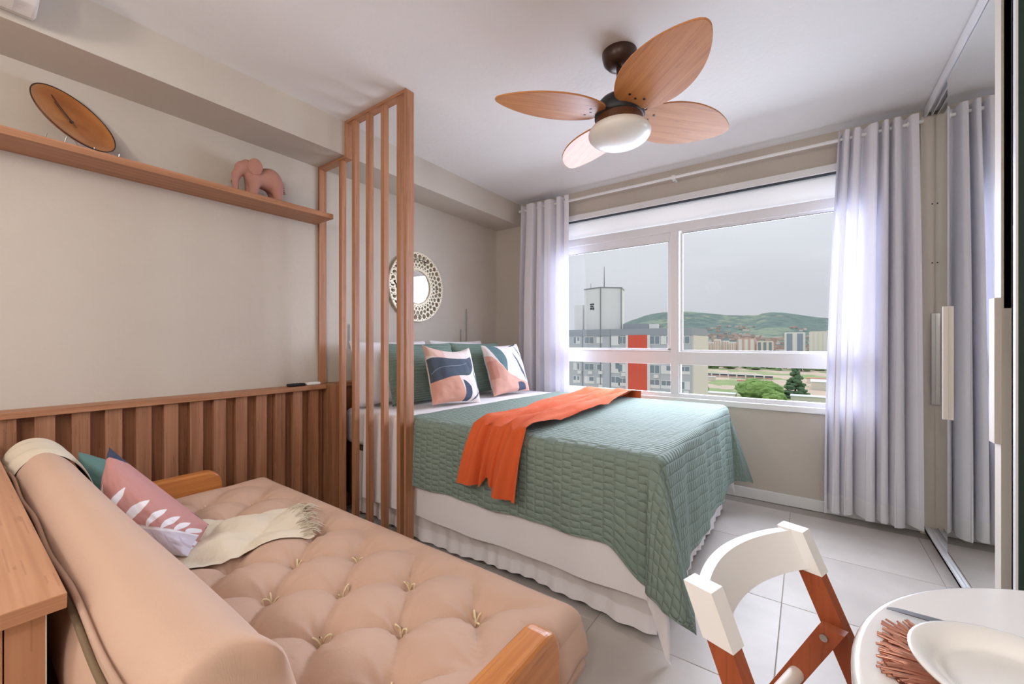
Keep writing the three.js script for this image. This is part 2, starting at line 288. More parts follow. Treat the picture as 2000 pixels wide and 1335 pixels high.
{ // slatted wood wainscot with a cap rail
  const t = thing('wall_panel', 'brown wood wainscot of upright battens under a cap rail along the beige wall', 'wall panel');
  mesh('backing', bx(W + 0.001, -2.632, 0, 0.842, -1.488, 0.62), M.woodPanel2, t);
  mesh('cap_rail', bx(W + 0.001, -2.574, 0.842, 0.868, -1.488, 0.62, 'z', 0.002), M.woodFrame, t);
  for (let k = 0; k < 17; k++) { const z = -1.43 + k * 0.1052 + 0.012; mesh('batten', bx(-2.632, -2.592, 0, 0.842, z - 0.024, z + 0.034, 'y', 0.0015), k % 2 ? M.woodPanel : M.woodPanel2, t); }
  settle(t);
}
{ // slatted divider
  const t = thing('room_divider', 'tall open screen of upright wooden slats between the sofa and the bed', 'room divider');
  const zf = -1.5, zb = -1.552, n = 0.017;
  mesh('wall_post', bx(W + 0.001, W + 0.019, 0.87, BS, zb, zf, 'y', 0.001), M.woodFrame, t);
  mesh('end_post', bx(-1.817, -1.797, 0, H - 0.001, zb - 0.004, zf, 'y', 0.0015), M.woodFrame, t);
  mesh('header', bx(W + 0.019, BX + 0.001, BS - n, BS - 0.001, zb, zf, 'x', 0.001), M.woodFrame, t);
  mesh('header', bx(BX + n, -1.817, H - n - 0.001, H - 0.001, zb, zf, 'x', 0.001), M.woodFrame, t);
  mesh('step_post', bx(BX + 0.001, BX + n, BS - n, H - 0.001, zb, zf, 'y', 0.001), M.woodFrame, t);
  mesh('bottom_rail', bx(-2.47, -1.817, 0, n, zb, zf, 'x', 0.001), M.woodFrame, t);
  mesh('filler_board', bx(-2.70, -2.475, 0, 0.87, -1.528, -1.492, 'y', 0.001), M.woodPanel2, t);
  for (let k = 0; k < 5; k++) { const x = -2.447 + k * 0.1442, top = k === 0 ? BS - n : H - n - 0.001; mesh('slat', bx(x - 0.0155, x + 0.0155, n, top, zb + 0.012, zf - 0.006, 'y', 0.001), M.woodFrame, t); }
  settle(t);
}
{ // long wall shelf
  const t = mesh('wall_shelf', bx(W + 0.001, -2.485, 1.943, 1.974, -1.482, 0.62, 'z', 0.0015), M.woodFrame);
  tag(t, 'long brown wooden wall shelf under the ceiling beam', 'shelf'); settle(t);
}
{ // split air conditioner, its end showing under the ceiling
  const t = thing('air_conditioner', 'white wall air conditioner mounted high on the beam face', 'air conditioner');
  const s = new THREE.Shape(); s.moveTo(BX + 0.001, 2.373); s.lineTo(BX + 0.06, 2.352); s.quadraticCurveTo(BX + 0.19, 2.36, BX + 0.205, 2.42); s.lineTo(BX + 0.2, 2.52); s.quadraticCurveTo(BX + 0.19, 2.545, BX + 0.15, 2.545); s.lineTo(BX + 0.001, 2.545);
  mesh('housing', ni(new THREE.ExtrudeGeometry(s, { depth: 0.8, bevelEnabled: true, bevelSize: 0.008, bevelThickness: 0.012, bevelSegments: 3, curveSegments: 10 })).translate(0.008, 0, -0.195), M.white, t);
  mesh('air_flap', bx(BX + 0.07, BX + 0.17, 2.343, 2.349, -0.15, 0.55, 'z', 0.002), M.whiteGloss, t);
  settle(t);
}
for (const [z, a, b, l] of [[-1.736, 1.1, 1.278, 'short thin grey rod on the wall above the white pillow'], [-2.917, 1.06, 1.27, 'short thin dark rod on the wall by the far green pillow'], [-2.997, 1.06, 1.472, 'long thin dark rod on the wall near the window corner']]) {
  tag(settle(mesh('wall_rod', cyl([W + 0.008, a, z], [W + 0.008, b, z], 0.004, 0.004, 8), M.steel)), l, 'rod');
}

{ // round mirror in a pierced ring frame
  const t = thing('round_mirror', 'round wall mirror in a pale pierced ring frame above the bed', 'mirror');
  const cy = 1.617, cz = -2.362, R = 0.292, s = new THREE.Shape(); s.absarc(0, 0, R, 0, Math.PI * 2);
  const hole = (r, a, q) => { const p = new THREE.Path(); p.absarc(Math.cos(a) * r, Math.sin(a) * r, q, 0, Math.PI * 2, true); s.holes.push(p); };
  const n = 34, da = Math.PI * 2 / n;
  for (let k = 0; k < n; k++) { const a = k * da; hole(0.259, a, 0.0195); hole(0.217, a + da / 2, 0.0155); hole(0.1845, a, 0.0115); hole(0.2815, a + da / 2, 0.005); hole(0.2385, a, 0.0045); hole(0.2, a, 0.0035); hole(0.166, a + da / 2, 0.006); }
  const c = new THREE.Path(); c.absarc(0, 0, 0.142, 0, Math.PI * 2, true); s.holes.push(c);
  mesh('ring_frame', ni(new THREE.ExtrudeGeometry(s, { depth: 0.014, bevelEnabled: false, curveSegments: 14 })).rotateY(Math.PI / 2).translate(W + 0.012, cy, cz), M.goldWhite, t);
  mesh('inner_ring', ni(new THREE.TorusGeometry(0.143, 0.006, 10, 64)).rotateY(Math.PI / 2).translate(W + 0.024, cy, cz), M.goldWhite, t);
  mesh('outer_ring', ni(new THREE.TorusGeometry(R, 0.0055, 10, 72)).rotateY(Math.PI / 2).translate(W + 0.02, cy, cz), M.goldWhite, t);
  mesh('mirror_glass', ni(new THREE.CylinderGeometry(0.14, 0.14, 0.006, 64)).rotateZ(Math.PI / 2).translate(W + 0.016, cy, cz), M.mirror, t);
  settle(t);
}
// ---------------------------------------------------------------- wardrobe along the right wall
{
  const t = thing('sliding_wardrobe', 'tall wardrobe with sliding mirrored doors and beige edges on the right wall', 'wardrobe');
  const zF = -3.44, zN = -2.1;
  mesh('end_panel', bx(0.556, 1.18, 0, 2.5, zF - 0.02, zF, 'y', 0.001), M.beige, t);
  mesh('end_panel', bx(0.574, 1.18, 0, 2.55, zN - 0.02, zN, 'y', 0.001), M.darkGlass, t);
  mesh('edge_strip', bx(0.568, 0.574, 0, 2.55, zN - 0.02, zN), M.alu, t);
  mesh('back_panel', bx(1.165, 1.18, 0.05, 2.49, zF, zN - 0.02), M.carcass, t);
  mesh('top_panel', bx(0.7, 1.165, 2.47, 2.49, zF, zN - 0.02, 'z'), M.carcass, t);
  mesh('bottom_panel', bx(0.69, 1.165, 0.03, 0.055, zF, zN - 0.02, 'z'), M.carcass, t);
  mesh('plinth', bx(0.6, 0.62, 0, 0.03, zF, zN - 0.02, 'z'), M.beige, t);
  mesh('top_track', [bx(0.572, 0.58, 2.49, 2.548, zF, zN, 'z'), bx(0.58, 0.7, 2.52, 2.548, zF, zN, 'z'), bx(0.602, 0.607, 2.495, 2.52, zF, zN, 'z'), bx(0.632, 0.637, 2.495, 2.52, zF, zN, 'z'), bx(0.66, 0.7, 2.49, 2.52, zF, zN, 'z')], M.alu, t);
  mesh('bottom_track', [bx(0.568, 0.69, 0.03, 0.043, zF, zN, 'z'), bx(0.568, 0.58, 0.03, 0.056, zF, zN, 'z'), bx(0.6, 0.604, 0.043, 0.052, zF, zN, 'z'), bx(0.622, 0.626, 0.043, 0.052, zF, zN, 'z'), bx(0.645, 0.65, 0.043, 0.052, zF, zN, 'z')], M.alu, t);
  for (const z of [-2.9]) mesh('partition', bx(0.7, 1.165, 0.055, 2.47, z - 0.018, z), M.carcass, t);
  for (const y of [1.875, 1.61, 1.287, 1.0, 2.2]) mesh('shelf', bx(0.66, 1.165, y - 0.02, y, -2.9, -2.125, 'z'), M.white, t);
  for (const [a, b] of [[0.74, 0.93], [0.53, 0.72], [0.32, 0.51]]) { const d = mesh('drawer', bx(0.705, 1.1, a, b, -2.895, -2.13, 'z', 0.002), M.white, t); mesh('drawer_lip', bx(0.7, 0.706, b - 0.02, b, -2.895, -2.13, 'z'), M.alu, d); }
  const door = (x, z0, z1, face, edgeNear, handles, stileW) => {
    const g = new THREE.Group(); g.name = 'door'; t.add(g);
    mesh('door_leaf', bx(x + 0.004, x + 0.022, 0.056, 2.489, z0, z1), M.carcass, g);
    mesh('door_glass', bx(x, x + 0.004, 0.058, 2.487, z0 + 0.004, z1 - stileW, 'y'), face, g);
    mesh('door_stile', bx(x - 0.003, x + 0.023, 0.056, 2.489, z1 - stileW, z1, 'y', 0.001), edgeNear, g);
    for (const [za, zb, ya, yb, m] of handles) mesh('door_handle', bx(x - 0.019, x + 0.001, ya, yb, za, zb, 'y', 0.002), m, g);
    return g;
  };
  door(0.617, -3.436, -2.72, M.mirror, M.beige, [[-3.434, -3.416, 0.78, 1.32, M.chrome]], 0.02);
  door(0.58, -2.985, -2.262, M.mirror, M.beige, [[-2.984, -2.962, 0.757, 1.33, M.beige], [-2.32, -2.264, 0.775, 1.313, M.beige]], 0.06);
  for (const y of [1.97, 1.62, 1.2]) mesh('screw_cap', cyl([0.606, y, zF], [0.606, y, zF + 0.002], 0.004, 0.004, 8), M.black, t);
  settle(t);
}

// ---------------------------------------------------------------- bed
const bX0 = -2.585, bX1 = -0.49, bZ0 = -3.14, bZ1 = -1.615;
{
  const t = thing('bed', 'double bed with a dark base, white mattress and white gathered bed skirt', 'bed');
  mesh('bed_base', bx(bX0, bX1 - 0.02, 0.12, 0.46, bZ0 + 0.01, bZ1 - 0.012, 'x', 0.01), M.darkBase, t);
  mesh('mattress', bx(bX0, bX1, 0.46, 0.7, bZ0, bZ1, 'x', 0.045), M.sheet, t);
  // bed skirt: gathered cloth round three sides
  const cx = [], path = (s) => { const L1 = 1.93, L2 = 1.53; if (s < L1) return [-2.42 + s, bZ1 + 0.008, 0, 1]; if (s < L1 + L2) return [bX1 + 0.012, bZ1 + 0.008 - (s - L1), 1, 0]; return [bX1 - (s - L1 - L2), bZ0 - 0.008, 0, -1]; };
  const sk = (y0, y1, ny) => grid(900, ny, (a, b) => {
    const s = a * 4.4, [x, z, nx, nz] = path(s), y = lerp(y0, y1, b), k = (0.44 - y) / 0.44;
    const w = (0.006 * Math.sin(s * 70 + 3 * Math.sin(s * 5)) + 0.006 * Math.sin(s * 21 + 1)) * k, lift = 0.028 * sstep(0.5, 1, k) * (0.5 + 0.5 * Math.sin(s * 5.3 + 0.7)) + 0.012 * k;
    return [x + nx * (w + 0.012 * k), y + lift, z + nz * (w + 0.012 * k), s, y];
  });
  mesh('bed_skirt', sk(0.085, 0.44, 10), M.skirt, t);
  mesh('skirt_hem', sk(0.012, 0.088, 4), M.sheet, t);
  for (const [x, z] of [[-0.58, -1.68], [-2.45, -1.68], [-0.58, -3.05], [-2.45, -3.05]]) mesh('bed_foot', cyl([x, 0, z], [x, 0.12, z], 0.025), M.black, t);
  settle(t);
}
{
  const t = thing('headboard', 'low dark wood headboard with a flat cap behind the bed pillows', 'headboard');
  mesh('board', bx(W + 0.001, -2.625, 0, 0.845, -3.2, -1.56), M.woodPanel2, t);
  mesh('cap', bx(W + 0.001, -2.6, 0.845, 0.87, -3.2, -1.56, 'z', 0.002), M.woodFrame, t);
  settle(t);
}
// a cloth laid over the bed and hanging down on the near, foot and far sides
function drape({ x0, x0f = x0, top, ohN, ohF, ohT, re = 0.03, off = 0, flare = 0.25, ns = 150, nt = 150, wave = 0.008, k = 20, puff = () => 0, floor = 0.012, flareT = 0.08, rcap = 9, early = 0 }) {
  const Wd = bZ1 - bZ0;
  const edge = (d, fl) => { const q = re * Math.PI / 2; if (d < q) return [re * Math.sin(d / re), re * (1 - Math.cos(d / re))]; return [re + (d - q) * fl, re + (d - q) * Math.sqrt(1 - fl * fl)]; };
  return grid(ns, nt, (i, j) => {
    const t = lerp(-ohN, Wd + ohF, j), L = bX1 - lerp(x0, x0f, clamp(t / Wd)), s = lerp(0, L + ohT, i);
    const a = Math.max(0, s - L), b = t < 0 ? -t : Math.max(0, t - Wd), sg = t < 0 ? 1 : -1;
    let x = bX1 - L + Math.min(s, L), z = t < 0 ? bZ1 : t > Wd ? bZ0 : bZ1 - t, y = top;
    if (!a && !b) y += puff(s, t);
    else {
      const ph = Math.atan2(a, b), ext = 1 + early * (a ? 1 - ph / (Math.PI / 2) : b ? sstep(L - 0.17, L, s) : 0) * clamp((b - 0.05) / 0.3), r1 = Math.hypot(a, b) * ext, rc = rcap, r = r1 > rc ? rc + (r1 - rc) * 0.3 : r1, c2 = Math.max(0, Math.sin(2 * ph)), corner = Math.pow(c2, 0.8);
      const base = b && !a ? 0.03 : a && !b ? flareT : lerp(0.03, flareT, ph / (Math.PI / 2));
      let [o, dr] = edge(r, base + flare * corner);
      const wv = wave * Math.min(1, r * 4) * (a && b ? (1 + 2 * corner) * Math.sin(ph * 9 + 1) * 0.6 : Math.sin((b ? s : t) * k) + 0.5 * Math.sin((b ? s : t) * k * 2.3 + 1));
      o += wv; y -= dr;
      if (y < floor) { o += (floor - y) * 0.6; y = floor; }
      x += Math.sin(ph) * (o + off); z += sg * Math.cos(ph) * (o + off);
      if (!b) z = bZ1 - clamp(t, 0, Wd);
    }
    return [x, y, z, s, t];
  });
}
{
  const g = drape({ x0: -2.3, top: 0.706, ohN: 0.555, ohF: 0.45, ohT: 0.5, off: 0.006, flare: 0.1, re: 0.025, wave: 0.007, k: 9, flareT: 0.03, puff: (s, t) => 0.003 * fbm(s * 5, t * 5, 99, 99, 2, 7) });
  tag(settle(mesh('bed_sheet', g, M.sheet)), 'white top sheet spread on the bed, hanging out below the green quilt', 'sheet');
}
{ // green quilt with stitched blocks
  const st = tex(512, 512, (u, v) => { // 0.42 m x 0.42 m of rows with staggered short cross stitches
    const rows = 9, ry = v * rows, row = Math.floor(ry), fy = ry - row, n = 13 + Math.floor(hash(row, 3) * 3), cx = u * n + hash(row, 7), c = Math.floor(cx), fx = cx - c + 0.12 * (vnoise(u * 30, v * 30, 30, 30, 5) - 0.5);
    const e = Math.min(Math.min(fy, 1 - fy) * 1.6, Math.min(fx, 1 - fx) * 1.1); return clamp(Math.pow(clamp(e * 2.4), 0.5) * 0.85 + 0.3 * (fbm(u * 24, v * 24, 24, 24, 3, 8) - 0.5));
  }, false, [1 / 0.42, 1 / 0.42]);
  const m = std({ map: wallMap(S(130, 148, 138), 0.04, 55), roughness: 0.8, bumpMap: st, bumpScale: 0.006, side: THREE.DoubleSide });
  const g = drape({ x0: -1.88, x0f: -1.76, top: 0.716, ohN: 0.395, ohF: 0.38, ohT: 0.53, off: 0.016, flare: 0.3, rcap: 0.54, early: 0.3, re: 0.04, wave: 0.008, k: 13, ns: 190, nt: 190, flareT: 0.06, puff: (s, t) => 0.006 * fbm(s * 7, t * 7, 99, 99, 3, 4) });
  { const uv = g.attributes.uv; for (let i = 0; i < uv.count; i++) { const a = uv.getX(i); uv.setXY(i, uv.getY(i), a); } }
  tag(settle(mesh('quilt', g, m)), 'sage green stitched quilt covering the bed and hanging over its foot', 'quilt');
}
{ // orange runner across the bed
  const g = grid(90, 160, (a, b) => {
    const nearH = 0.285, across = bZ1 - bZ0, farH = 0.1, s = b * (nearH + across + farH); // from the near hem, up, across and over
    const top = 0.768, fold = (q) => 0.04 * (Math.pow(Math.abs(Math.sin(a * 11.5 + 1.1 * Math.sin(q * 2.4) + 0.3)), 0.7) - 0.6) + 0.006 * Math.sin(a * 39 + q * 3.1) + 0.006 * Math.sin(a * 12 - q * 4) + 0.022 * (fbm(a * 5 + q * 0.6, q * 5, 99, 99, 3, 17) - 0.5);
    const hemY = 0.045 * Math.exp(-(((a - 0.47) / 0.07) ** 2)) - 0.03 * sstep(0.5, 0.9, a);
    if (s < nearH) {
      const k = 1 - s / nearH, x = lerp(lerp(-1.345, -1.03, a), lerp(-1.395, -1.055, a), k) + 0.02 * Math.sin(a * 6.3) * k;
      const gap = 0.03 * Math.exp(-(((a - 0.47) / 0.1) ** 2)) * k;
      return [x, top - 0.02 - k * (nearH - hemY) + 0.012 * (1 - k), bZ1 + 0.098 + 0.048 * Math.pow(Math.abs(Math.sin(a * 9.4 + 0.25 + 0.5 * k)), 0.75) * (0.4 + 0.6 * k) + 0.008 * Math.sin(a * 33 + k * 2) - gap - 0.045 * (1 - k) ** 3, a * 0.36, s];
    }
    const q = s - nearH, r = 0.05;
    if (q < across) {
      const f = q / across, e = Math.min(1, q / r), pinch = 0.05 * Math.exp(-(((q - 0.3) / 0.25) ** 2));
      const x = lerp(lerp(-1.345, -1.03, a), lerp(-1.43, -1.07, a), f) + (0.5 - a) * pinch + 0.02 * Math.sin(f * 5);
      return [x, top + fold(q) * (0.4 + 0.6 * e) - 0.008 + 0.012 * Math.sin(e * Math.PI / 2) - 0.006, lerp(bZ1 + 0.066, bZ1 + 0.01, e * 0.6) - q * (1 + (-0.02) / across), a * 0.36, s];
    }
    const k = q - across; return [lerp(-1.43, -1.07, a), top - k, bZ0 - 0.1 - 0.01 * Math.sin(a * 20), a * 0.36, s];
  });
  tag(settle(mesh('throw_blanket', g, M.orange)), 'bright orange throw laid in folds across the green quilt', 'throw');
}

// ---------------------------------------------------------------- prints for cushions
function canvas(w, h, draw) { const c = document.createElement('canvas'); c.width = w; c.height = h; const x = c.getContext('2d'); draw(x, w, h); const t = new THREE.CanvasTexture(c); t.colorSpace = THREE.SRGBColorSpace; return t; }
const leaf = (x, ax, ay, bx_, by, w, col) => { const mx = (ax + bx_) / 2, my = (ay + by) / 2, dx = -(by - ay), dy = bx_ - ax, l = Math.hypot(dx, dy) || 1; x.fillStyle = col; x.beginPath(); x.moveTo(ax, ay); x.quadraticCurveTo(mx + dx / l * w, my + dy / l * w, bx_, by); x.quadraticCurveTo(mx - dx / l * w, my - dy / l * w, ax, ay); x.fill(); };
const printA = canvas(512, 512, (x, w) => {
  x.fillStyle = '#ecdcd8'; x.fillRect(0, 0, w, w); x.fillStyle = '#e3bfb2'; x.fillRect(0, 0, 180, 120);
  x.fillStyle = '#d69c88'; x.beginPath(); x.moveTo(0, 290); x.lineTo(250, 260); x.quadraticCurveTo(310, 400, 300, 512); x.lineTo(0, 512); x.fill();
  x.fillStyle = '#4c5664'; x.beginPath(); x.moveTo(0, 150); x.bezierCurveTo(150, 80, 300, 160, 440, 110); x.bezierCurveTo(470, 220, 420, 270, 330, 270); x.bezierCurveTo(200, 260, 120, 300, 0, 320); x.fill();
  x.strokeStyle = '#8a95a0'; x.lineWidth = 4; x.beginPath(); x.moveTo(10, 260); x.bezierCurveTo(140, 180, 260, 220, 360, 170); x.stroke();
  x.fillStyle = '#474f63'; x.beginPath(); x.moveTo(280, 300); x.bezierCurveTo(400, 340, 400, 460, 340, 512); x.lineTo(290, 512); x.bezierCurveTo(310, 430, 300, 360, 280, 300); x.fill();
  leaf(x, 450, 90, 470, 470, 26, '#5a6072'); leaf(x, 380, 512, 500, 410, 22, '#5a6072');
});
const printB = canvas(512, 512, (x, w) => {
  x.fillStyle = '#efe6e4'; x.fillRect(0, 0, w, w);
  x.fillStyle = '#dca797'; x.beginPath(); x.moveTo(0, 130); x.lineTo(60, 150); x.lineTo(210, 300); x.lineTo(330, 380); x.lineTo(512, 440); x.lineTo(512, 512); x.lineTo(0, 512); x.fill();
  x.fillStyle = '#cc9080'; x.fillRect(0, 190, 90, 150);
  x.fillStyle = '#5f7b80'; x.beginPath(); x.moveTo(40, 0); x.lineTo(140, 0); x.bezierCurveTo(250, 120, 240, 220, 200, 290); x.bezierCurveTo(120, 210, 80, 120, 40, 0); x.fill();
  leaf(x, 310, 120, 470, 440, 34, '#5d6474'); leaf(x, 380, 20, 500, 260, 26, '#5d6474'); leaf(x, 300, 40, 470, 0, 20, '#4c5263');
  x.fillStyle = '#4b556b'; x.beginPath(); x.moveTo(300, 410); x.bezierCurveTo(380, 390, 420, 440, 430, 500); x.lineTo(320, 512); x.fill();
});
const printC = canvas(512, 512, (x, w) => {
  x.fillStyle = '#c58f8a'; x.fillRect(0, 0, w, w);
  x.fillStyle = '#3a4258'; x.beginPath(); x.moveTo(0, 0); x.lineTo(110, 0); x.lineTo(40, 40); x.lineTo(0, 90); x.fill();
  x.fillStyle = '#d9d2e0'; x.beginPath(); x.moveTo(0, 360); x.bezierCurveTo(180, 320, 360, 280, 512, 200); x.lineTo(512, 512); x.lineTo(0, 512); x.fill();
  for (const [a, b, c, d] of [[30, 370, -20, 250], [90, 360, 60, 190], [160, 345, 200, 130], [240, 325, 290, 110], [315, 300, 365, 95], [380, 275, 425, 85], [435, 250, 470, 90], [480, 230, 508, 110]]) leaf(x, a, b, c, d, 30, '#f1eff6');
  x.strokeStyle = '#f1eff6'; x.lineWidth = 14; x.beginPath(); x.moveTo(0, 385); x.bezierCurveTo(180, 335, 360, 295, 512, 210); x.stroke();
  for (let k = 0; k < 8; k++) leaf(x, 40 + k * 60, 385 - k * 18, 110 + k * 66, 505, 16, '#c9bccb');
});
const printD = canvas(256, 256, (x, w) => {
  x.fillStyle = '#5f827f'; x.fillRect(0, 0, w, w); x.fillStyle = '#ece6ea'; x.fillRect(0, 110, 256, 60); leaf(x, 0, 200, 256, 150, 90, '#39465c'); x.fillStyle = '#e6dde0'; x.fillRect(0, 220, 256, 40);
});
const cloth = (map) => std({ map, roughness: 0.9, bumpMap: weave, bumpScale: 0.0003, side: THREE.DoubleSide });
const greenP = std({ map: wallMap(S(118, 139, 127), 0.05, 57), roughness: 0.85, bumpMap: tex(128, 128, (u, v) => 0.5 + 0.5 * Math.sin((v * 8 + 0.3 * fbm(u * 6, v * 6, 6, 6, 2, 3)) * 6.283), false, [3, 3]), bumpScale: 0.004, side: THREE.DoubleSide });
function cushion(name, label, cat, group, g, m, pos, normal, up) { const o = mesh(name, g, m); tag(o, label, cat, group); orient(o, normal, up, pos); return o; }
cushion('pillow', 'plump white pillow standing at the bed head behind the slatted screen', 'pillow', 'white bed pillows', pillow(0.66, 0.46, 0.17, { seed: 3 }), M.sheet, [-2.475, 0.935, -1.96], [1, 0.26, 0.05]);
cushion('pillow', 'white pillow showing its top edge behind the far green pillow', 'pillow', 'white bed pillows', pillow(0.66, 0.46, 0.17, { seed: 4 }), M.sheet, [-2.485, 0.94, -2.7], [1, 0.26, 0]);
cushion('green_pillow', 'green pillow standing behind the cushion with a wide grey leaf band', 'pillow', 'green bed pillows', pillow(0.64, 0.44, 0.16, { seed: 5 }), greenP, [-2.28, 0.932, -2.07], [1, 0.3, 0.04]);
cushion('green_pillow', 'green pillow standing between the two printed cushions, nearer the window', 'pillow', 'green bed pillows', pillow(0.62, 0.44, 0.16, { seed: 6 }), greenP, [-2.27, 0.932, -2.7], [1, 0.3, 0]);
cushion('printed_cushion', 'square cushion printed with a wide grey leaf band over a pink block on the bed', 'cushion', 'printed cushions on the bed', pillow(0.43, 0.43, 0.15, { seed: 8, pinch: 0.08, sag: 0.03 }), cloth(printA), [-2.05, 0.92, -2.125], [0.93, 0.36, 0.1], [0, 1, -0.06]);
cushion('printed_cushion', 'square cushion printed with a teal leaf and thin dark leaves on the bed', 'cushion', 'printed cushions on the bed', pillow(0.43, 0.43, 0.15, { seed: 9, pinch: 0.07 }), cloth(printB), [-2.06, 0.925, -2.78], [0.93, 0.33, 0.14], [0, 1, 0.03]);

// ---------------------------------------------------------------- sofa
const sX0 = -2.37, sX1 = -0.535, sZ0 = -1.035, sZ1 = -0.27, sTop = 0.442;
const latt = (x, z) => [(x + 0.72) / 0.266 + (z + 0.557) / 0.28, (x + 0.72) / 0.266 - (z + 0.557) / 0.28];
function seatY(x, z) {
  const [a, b] = latt(x, z), sa = Math.abs(Math.sin(Math.PI * a)), sb = Math.abs(Math.sin(Math.PI * b));
  const inside = sstep(0.02, 0.15, Math.min(x - sX0, sX1 - x, z - sZ0));
  const fr = (q) => q - Math.round(q), da = fr(a), db = fr(b), px = (da + db) / 2 * 0.266, pz = (da - db) / 2 * 0.28, d = Math.hypot(px, pz);
  const puff = 0.036 * Math.pow(sa * sb, 0.5) - 0.026, dip = -0.03 * Math.exp(-((d / 0.035) ** 2)), star = -0.009 * Math.exp(-((d / 0.085) ** 2)) * Math.abs(Math.cos(Math.atan2(pz, px) * 4.5 + a));
  return sTop + inside * (puff + dip + star) + 0.004 * (fbm(x * 6, z * 6, 99, 99, 2, 2) - 0.5);
}
{
  const t = thing('futon_sofa', 'tan tufted futon sofa with honey coloured wooden arms', 'sofa');
  const r = 0.065, prof = (d) => d >= r ? 0 : -(r - Math.sqrt(Math.max(0, r * r - (r - d) * (r - d))));
  const ux = (a) => lerp(sX0, sX1, 0.5 - 0.5 * Math.cos(Math.PI * clamp(a)) * (0.6 + 0.4 * Math.abs(2 * a - 1))), grd = (a, lo, hi) => { const k = 0.06; if (a < k) return lo + (a / k) ** 2 * r * 1.6; if (a > 1 - k) return hi - ((1 - a) / k) ** 2 * r * 1.6; return lerp(lo + r * 1.6, hi - r * 1.6, (a - k) / (1 - 2 * k)); };
  const bulge = (x) => 0.03 * sstep(-0.72, -0.55, x);
  const top = grid(230, 110, (a, b) => {
    const x = grd(a, sX0, sX1), z = grd(b, sZ0, sZ1), d = Math.min(x - sX0, sX1 - x, z - sZ0);
    const ex = x > sX1 - 0.2 && z < -0.86 ? 0.03 * sstep(sX1 - 0.2, sX1, x) * sstep(-0.84, -0.92, z) : 0;
    return [x + ex, seatY(x, z) + prof(d), z, x, z];
  });
  const sideP = []; const NS = 200;
  for (let k = 0; k <= NS; k++) { const s = k / NS; sideP.push(s < 0.28 ? [sX0, lerp(sZ1, sZ0, s / 0.28), -1, 0] : s < 0.72 ? [lerp(sX0, sX1, (s - 0.28) / 0.44), sZ0, 0, -1] : [sX1, lerp(sZ0, sZ1, (s - 0.72) / 0.28), 1, 0]); }
  const side = grid(NS, 16, (a, b) => {
    const [x, z, nx, nz] = sideP[Math.round(a * NS)], y = lerp(0.235, sTop - r, b), q = 0.02 * Math.sin(b * Math.PI) - 0.016 * Math.exp(-(((b - 0.35) / 0.05) ** 2)) + 0.005 * Math.sin((x * 30 + z * 30)) * Math.sin(b * Math.PI);
    const ex = x > sX1 - 0.2 && z < -0.84 ? 0.03 * sstep(sX1 - 0.2, sX1, x) * sstep(-0.84, -0.92, z) : 0;
    return [x + nx * q + ex, y + (b > 0.97 ? seatY(x, z) - sTop : 0), z + nz * q, x + z, y];
  });
  mesh('seat_mattress', [ni(top), ni(side), ni(new THREE.PlaneGeometry(sX1 - sX0, sZ1 - sZ0)).rotateX(Math.PI / 2).translate((sX0 + sX1) / 2, 0.236, (sZ0 + sZ1) / 2)], M.sofa, t);
  const tieM = std({ color: 0xecd8b0, roughness: 0.9 });
  for (let i = -10; i <= 10; i++) for (let j = -10; j <= 10; j++) {
    const x = -0.72 + (i + j) / 2 * 0.266, z = -0.557 + (i - j) / 2 * 0.28;
    if (x < sX0 + 0.1 || x > sX1 - 0.12 || z < -0.9 || z > -0.36) continue;
    if (x > -1.9 && x < -1.44 && z < -0.5 ) continue; // under the throw
    const y = seatY(x, z) + 0.006, a = rnd() * 6.28, c = Math.cos(a), s = Math.sin(a), g = [];
    g.push(tube([[x, y, z], [x + c * 0.01, y + 0.024, z + s * 0.01], [x + c * 0.024, y + 0.03, z + s * 0.024], [x + c * 0.02, y + 0.012, z + s * 0.022]], 0.0026, 14, 5));
    g.push(tube([[x, y, z], [x - c * 0.012, y + 0.018, z - s * 0.014], [x - c * 0.028, y + 0.02, z - s * 0.02]], 0.0026, 12, 5));
    g.push(tube([[x, y, z], [x - s * 0.008, y + 0.026, z + c * 0.006], [x - s * 0.016, y + 0.034, z + c * 0.014]], 0.0024, 10, 5));
    mesh('tuft_tie', g, tieM, t);
  }
  // back cushion, leaning against the console behind
  const bx0 = -2.37, bx1 = -0.575;
  const ring = (q, sc) => { // q 0..1 round the section in (z, y)
    const th = q * Math.PI * 2, c = Math.cos(th), s = Math.sin(th), n = 2.1, e = Math.pow(Math.abs(c) ** n + Math.abs(s) ** n, -1 / n);
    const lx = c * e * 0.095 * sc, ly = s * e * 0.205 * sc, cz = -0.22, cy = 0.583, ca = Math.cos(-0.14), sa = Math.sin(-0.14);
    return [cz - (lx * ca + ly * sa) * 1, cy + (-lx * sa + ly * ca)];
  };
  mesh('back_cushion', grid(120, 64, (a, b) => {
    const xi = a * 2 - 1, ed = clamp((Math.abs(xi) - 0.9) / 0.1), body = clamp(Math.abs(xi) / 0.9), sc = ed > 0 ? 0.95 * Math.sqrt(Math.max(0, 1 - ed ** 1.6)) : 1 - 0.05 * body ** 10, [z, y] = ring(b, sc), x = (bx0 + bx1) / 2 + Math.sign(xi) * ((bx1 - bx0) / 2 - 0.03 + (ed > 0 ? 0.03 * Math.sin(ed * Math.PI / 2) : 0)) * (ed > 0 ? 1 : body);
    const w = 0.006 * (fbm(x * 4, b * 9, 99, 9, 3, 6) - 0.5) + 0.008 * Math.sin(x * 3 + 1), th = b * Math.PI * 2, ear = 0.035 * (xi > 0 ? Math.exp(-(((xi - 0.905) / 0.03) ** 2)) : 0) * Math.exp(-(((b - 0.14) / 0.05) ** 2));
